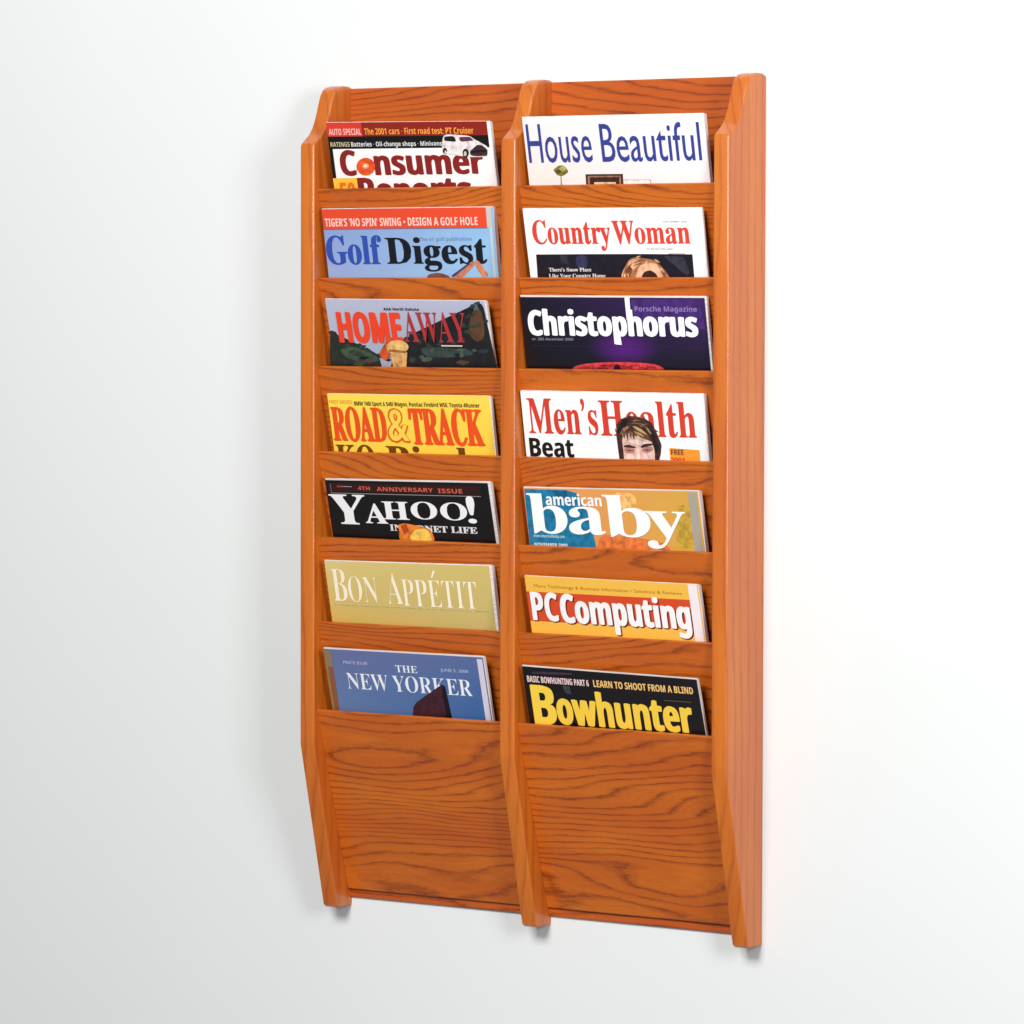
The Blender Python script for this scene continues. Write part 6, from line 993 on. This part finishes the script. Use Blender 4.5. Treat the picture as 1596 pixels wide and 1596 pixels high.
def glyphs_raw(txt, font, off):
    def make(s):
        c = bpy.data.curves.new('lettering', 'FONT'); c.body = s; c.size = 1; c.offset = off; c.resolution_u = 3
        o = bpy.data.objects.new('lettering', c); C.objects.link(o)
        me = bpy.data.meshes.new_from_object(o.evaluated_get(bpy.context.evaluated_depsgraph_get()))
        bpy.data.objects.remove(o); bpy.data.curves.remove(c); return me
    mp = FONTS[font]
    acute = font == 'serif' and 'É' in txt
    s = ''.join(mp.get(ch, mp.get('E') if ch == 'É' else ch) for ch in txt)
    me = make(s)
    vs = [v.co.copy() for v in me.vertices]; fs = [tuple(p.vertices) for p in me.polygons]
    bpy.data.meshes.remove(me)
    if acute:   # the accent over the E
        pre = make(''.join(mp.get(ch, ch) for ch in txt[:txt.index('É')])); xm = max(v.co.x for v in pre.vertices); bpy.data.meshes.remove(pre)
        k = len(vs); vs += [Vector(q) for q in ((xm+.27, .74, 0), (xm+.33, .72, 0), (xm+.50, .90, 0), (xm+.40, .92, 0))]; fs.append((k, k+1, k+2, k+3))
    H = .714 if font == 'bsans' else (.678 if font == 'serif' else .682)
    return vs, fs, H
class Cover:
    """maps (s, t, h): s across the cover 0..1, t down it (1 = where the pocket panel hides it), h inches proud of it"""
    def __init__(k, X0, X1, zb, z0, z1, D, bow, curl):
        k.curl = curl
        k.X0, k.X1, k.zb, k.z0, k.z1, k.D, k.bow = X0, X1, zb, z0, z1, D, bow
    def __call__(k, s, t, h=0):
        zt = k.z0+(k.z1-k.z0)*s
        if t <= 1: z = zt+(k.zb-zt)*t; d = k.D+(2.0-k.D)*t
        else: z = k.zb+(k.zb-zt)*(t-1); d = 2.0-TAN*(k.zb-z)
        d += k.bow*math.sin(math.pi*min(max(s, 0), 1))*(max(0, 1-t*.5) if t < 2 else 0)
        if t < 1: d += k.curl*(max(0, s-.35)/.65)**2*(1-t)
        return W(k.X0+(k.X1-k.X0)*s, d+h, z+h*.2)
def sheet(name, cov, s0, s1, t0, h0, h1, mat, parent, tend, edge=None):
    ns = 24; TS = [t0, .25, .5, .75, 1]+[1+(tend-1)*(j+1)/6 for j in range(6)]; nt = len(TS)-1
    bm = bmesh.new(); uv = bm.loops.layers.uv.new('UV'); gr = []
    for h in (h0, h1):
        gr.append([[bm.verts.new(cov(s0+(s1-s0)*i/ns, TS[j], h)) for i in range(ns+1)] for j in range(nt+1)])
    def face(vs, uvs):
        f = bm.faces.new(vs)
        for l, q in zip(f.loops, uvs): l[uv].uv = q
        return f
    S = lambda i: s0+(s1-s0)*i/ns
    Tt = lambda j: TS[j]
    for j in range(nt):
        for i in range(ns):
            q = [(S(i), Tt(j)), (S(i+1), Tt(j)), (S(i+1), Tt(j+1)), (S(i), Tt(j+1))]
            for g_ in (0, 1):
                a = gr[g_]; face((a[j][i], a[j][i+1], a[j+1][i+1], a[j+1][i]), q)
    for j in range(nt):
        for i in (0, ns): face((gr[0][j][i], gr[0][j+1][i], gr[1][j+1][i], gr[1][j][i]), [(0, 0)]*4)
    for i in range(ns):
        for j in (0, nt): face((gr[0][j][i], gr[0][j][i+1], gr[1][j][i+1], gr[1][j][i]), [(0, 0)]*4)
    return obj(name, bm, mat, parent)
def cover_mat(cols, glow):
    g = NT('printed_cover'); tc = g.n('ShaderNodeTexCoord'); sp = g.n('ShaderNodeSeparateXYZ'); g.l(tc.outputs['UV'], sp.inputs[0])
    a = g.mix(sp.outputs[0], lin(cols[0]), lin(cols[1])); b = g.mix(sp.outputs[0], lin(cols[2]), lin(cols[3]))
    c = g.mix(sp.outputs[1], a, b)
    if glow:
        s, t, rs, rt_, col = glow
        d = g.vmul(g.vmul(tc.outputs['UV'], (-s, -t, 0), 'ADD'), (1/rs, 1/rt_, 0))
        ln = g.n('ShaderNodeVectorMath', operation='LENGTH'); g.l(d, ln.inputs[0])
        c = g.mix(g.ramp(ln.outputs['Value'], [(0, (1, 1, 1, 1)), (1, (0, 0, 0, 1))], 'EASE'), c, lin(col))
    n = g.noise(tc.outputs['UV'], 3, .6, 6)
    c = g.mix(g.ramp(n, [(.4, (0, 0, 0, 1)), (.8, (.12,)*3+(1,))]), c, lin(tuple(int(v*.8) for v in cols[0])))
    g.l(c, g.b.inputs['Base Color']); g.b.inputs['Roughness'].default_value = .36
    return g.m
g = NT('paper_edges'); tc = g.n('ShaderNodeTexCoord')
n = g.noise(g.vmul(tc.outputs['Object'], (20, 9000, 20)), 1, .5)
g.l(g.ramp(n, [(.3, lin((205, 192, 190))), (.65, lin((240, 232, 230)))]), g.b.inputs['Base Color']); g.b.inputs['Roughness'].default_value = .7
PAPER = g.m
BACKC = print_mat((70, 60, 66))
def build_magazine(key, geo, label):
    kw, items = COVERS[key]
    X0, X1, zb, z0, z1, D, bow, thick, over_t, over_r = geo
    cov = Cover(X0, X1, zb, z0, z1, D, bow, CURL[key])
    root = bpy.data.objects.new('magazine', None); C.objects.link(root)
    base = cov(.5, 1+6.4/(z0-zb), 0); root.location = base
    root['label'] = label; root['category'] = 'magazine'; root['group'] = 'magazines standing in the rack pockets'
    tend = 1+6.4/(z0-zb)
    made = []
    cv = sheet('cover', cov, 0, 1, 0, 0, -.014, cover_mat(kw['g'], kw.get('glow')), None, tend); made.append((cv, root))
    pg = sheet('page_block', cov, .002, 1+over_r, -over_t, -.016, -.016-thick, PAPER, None, tend); made.append((pg, root))
    bc = sheet('back_cover', cov, 0, 1.001, 0, -.018-thick, -.032-thick, BACKC, None, tend); made.append((bc, root))
    for idx, it in enumerate(items):
        if it[0] == 'T':
            _, name, txt, font, col, s0, s1, t0, t1, off, lay = it
            vs, fs, H, K = glyphs(txt, font, off)
            xa, xb = min(v.x for v in vs), max(v.x for v in vs)
            par = list(range(len(vs)))
            def find(a):
                while par[a] != a: par[a] = par[par[a]]; a = par[a]
                return a
            for f in fs:
                for a in f[1:]: par[find(a)] = find(f[0])
            ids = {}; P3 = []
            # separate letters get a hair of height each, so that touching ones never share a plane
            for i, v in enumerate(vs):
                r_ = ids.setdefault(find(i), len(ids))
                P3.append((s0+(s1-s0)*(v.x-xa)/(xb-xa), t1+(t0-t1)*v.y/H, lay*.004+idx*.0002+(r_ % 2)*.0003+K[i]*.0007))
        else:
            _, name, col, pts, lay = it
            P3 = [(s, t, lay*.004+idx*.0002) for s, t in pts]; fs = [tuple(range(len(pts)))]
        b2 = bmesh.new(); bv = [b2.verts.new(q) for q in P3]
        for f in fs:
            try: b2.faces.new([bv[i] for i in f])
            except ValueError: pass
        if it[0] == 'P': bmesh.ops.triangulate(b2, faces=b2.faces[:], ngon_method='EAR_CLIP')
        smin, smax = min(q[0] for q in P3), max(q[0] for q in P3)
        for kk in range(1, 24):          # follow the bow of the paper
            if smin < kk/24 < smax: bmesh.ops.bisect_plane(b2, geom=b2.verts[:]+b2.edges[:]+b2.faces[:], dist=1e-7, plane_co=(kk/24, 0, 0), plane_no=(1, 0, 0))
        bmesh.ops.bisect_plane(b2, geom=b2.verts[:]+b2.edges[:]+b2.faces[:], dist=1e-7, plane_co=(0, 1, 0), plane_no=(0, 1, 0))
        b2.verts.index_update()
        co = [cov(*v.co) for v in b2.verts]; fs = [tuple(v.index for v in f.verts) for f in b2.faces]; b2.free()
        me = bpy.data.meshes.new(name); me.from_pydata([tuple(v) for v in co], [], [tuple(f) for f in fs]); me.update()
        o = link(name, me, (picture_mat if name == 'cover_picture' else print_mat)(tuple(col))); made.append((o, cv))
    # meshes were made in world coordinates: move them into the magazine's own
    for o, par_ in made:
        o.data.transform(Matrix.Translation(-base)); o.parent = par_
CURL = dict(L1=-.05, L2=-.12, L3=.0, L4=-.08, L5=.04, L6=-.06, L7=.03, R1=-.04, R2=-.08, R3=0, R4=-.02, R5=.08, R6=.05, R7=.1)
G = {  # left, right, height at panel, top left, top right, depth of top, bow, thickness, page overhang top / right
 'L1': (1.28, 9.92, 31.05, 33.82, 33.70, 2.58, .10, .16, .008, .004),
 'L2': (.98, 10.0, 27.24, 30.14, 30.14, 2.50, .10, .24, .012, .002),
 'L3': (1.30, 9.78, 23.57, 26.31, 26.24, 2.66, .06, .14, .012, .010),
 'L4': (1.29, 9.87, 19.83, 22.27, 22.28, 2.50, .08, .16, .010, .006),
 'L5': (1.22, 9.93, 16.17, 18.58, 18.66, 2.56, .08, .16, .035, .018),
 'L6': (1.19, 9.94, 12.50, 15.12, 15.20, 2.56, .08, .22, .020, .016),
 'L7': (1.20, 9.74, 8.77, 11.35, 11.37, 2.62, .06, .14, .030, .006),
 'R1': (11.63, 20.64, 30.98, 33.82, 33.78, 2.56, .08, .20, .012, .002),
 'R2': (11.69, 20.54, 27.21, 30.05, 30.00, 2.58, .08, .10, .012, .004),
 'R3': (11.49, 20.71, 23.54, 26.41, 26.38, 2.48, .08, .16, .030, .010),
 'R4': (11.51, 20.61, 19.78, 22.51, 22.49, 2.46, .10, .22, .020, .006),
 'R5': (11.68, 20.47, 16.12, 18.51, 18.58, 2.47, .08, .22, .025, .006),
 'R6': (11.82, 20.52, 12.42, 14.87, 14.82, 2.56, .08, .20, .012, .004),
 'R7': (11.72, 20.54, 8.70, 11.10, 10.98, 2.58, .06, .14, .030, .004)}
LAB = {
 'L1': 'magazine with dark red title, orange letter o and small white car, top left pocket',
 'L2': 'pale blue golf magazine with red strip across its top, second pocket down on the left',
 'L3': 'travel magazine with orange title over dark trees and straw hat, left column',
 'L4': 'bright yellow motoring magazine with orange title and ampersand, left column',
 'L5': 'black magazine with wide white slab lettering and exclamation mark, left column',
 'L6': 'olive gold food magazine with thin cream capitals, sixth pocket down on the left',
 'L7': 'blue magazine with dark gable and white capitals in the lowest left pocket',
 'R1': 'off-white magazine with tall narrow blue title in the top right pocket',
 'R2': 'white magazine with red serif title over a dark photo of a fair-haired head',
 'R3': 'black and purple magazine with bold white title and red car roof',
 'R4': 'white magazine with red serif title and the top of a brown-haired face',
 'R5': 'teal and orange magazine with very large white lowercase title',
 'R6': 'red magazine with yellow bands and outlined white title, sixth pocket down on the right',
 'R7': 'black magazine with big yellow title in the lowest right pocket'}
for k in G: build_magazine(k, G[k], LAB[k])
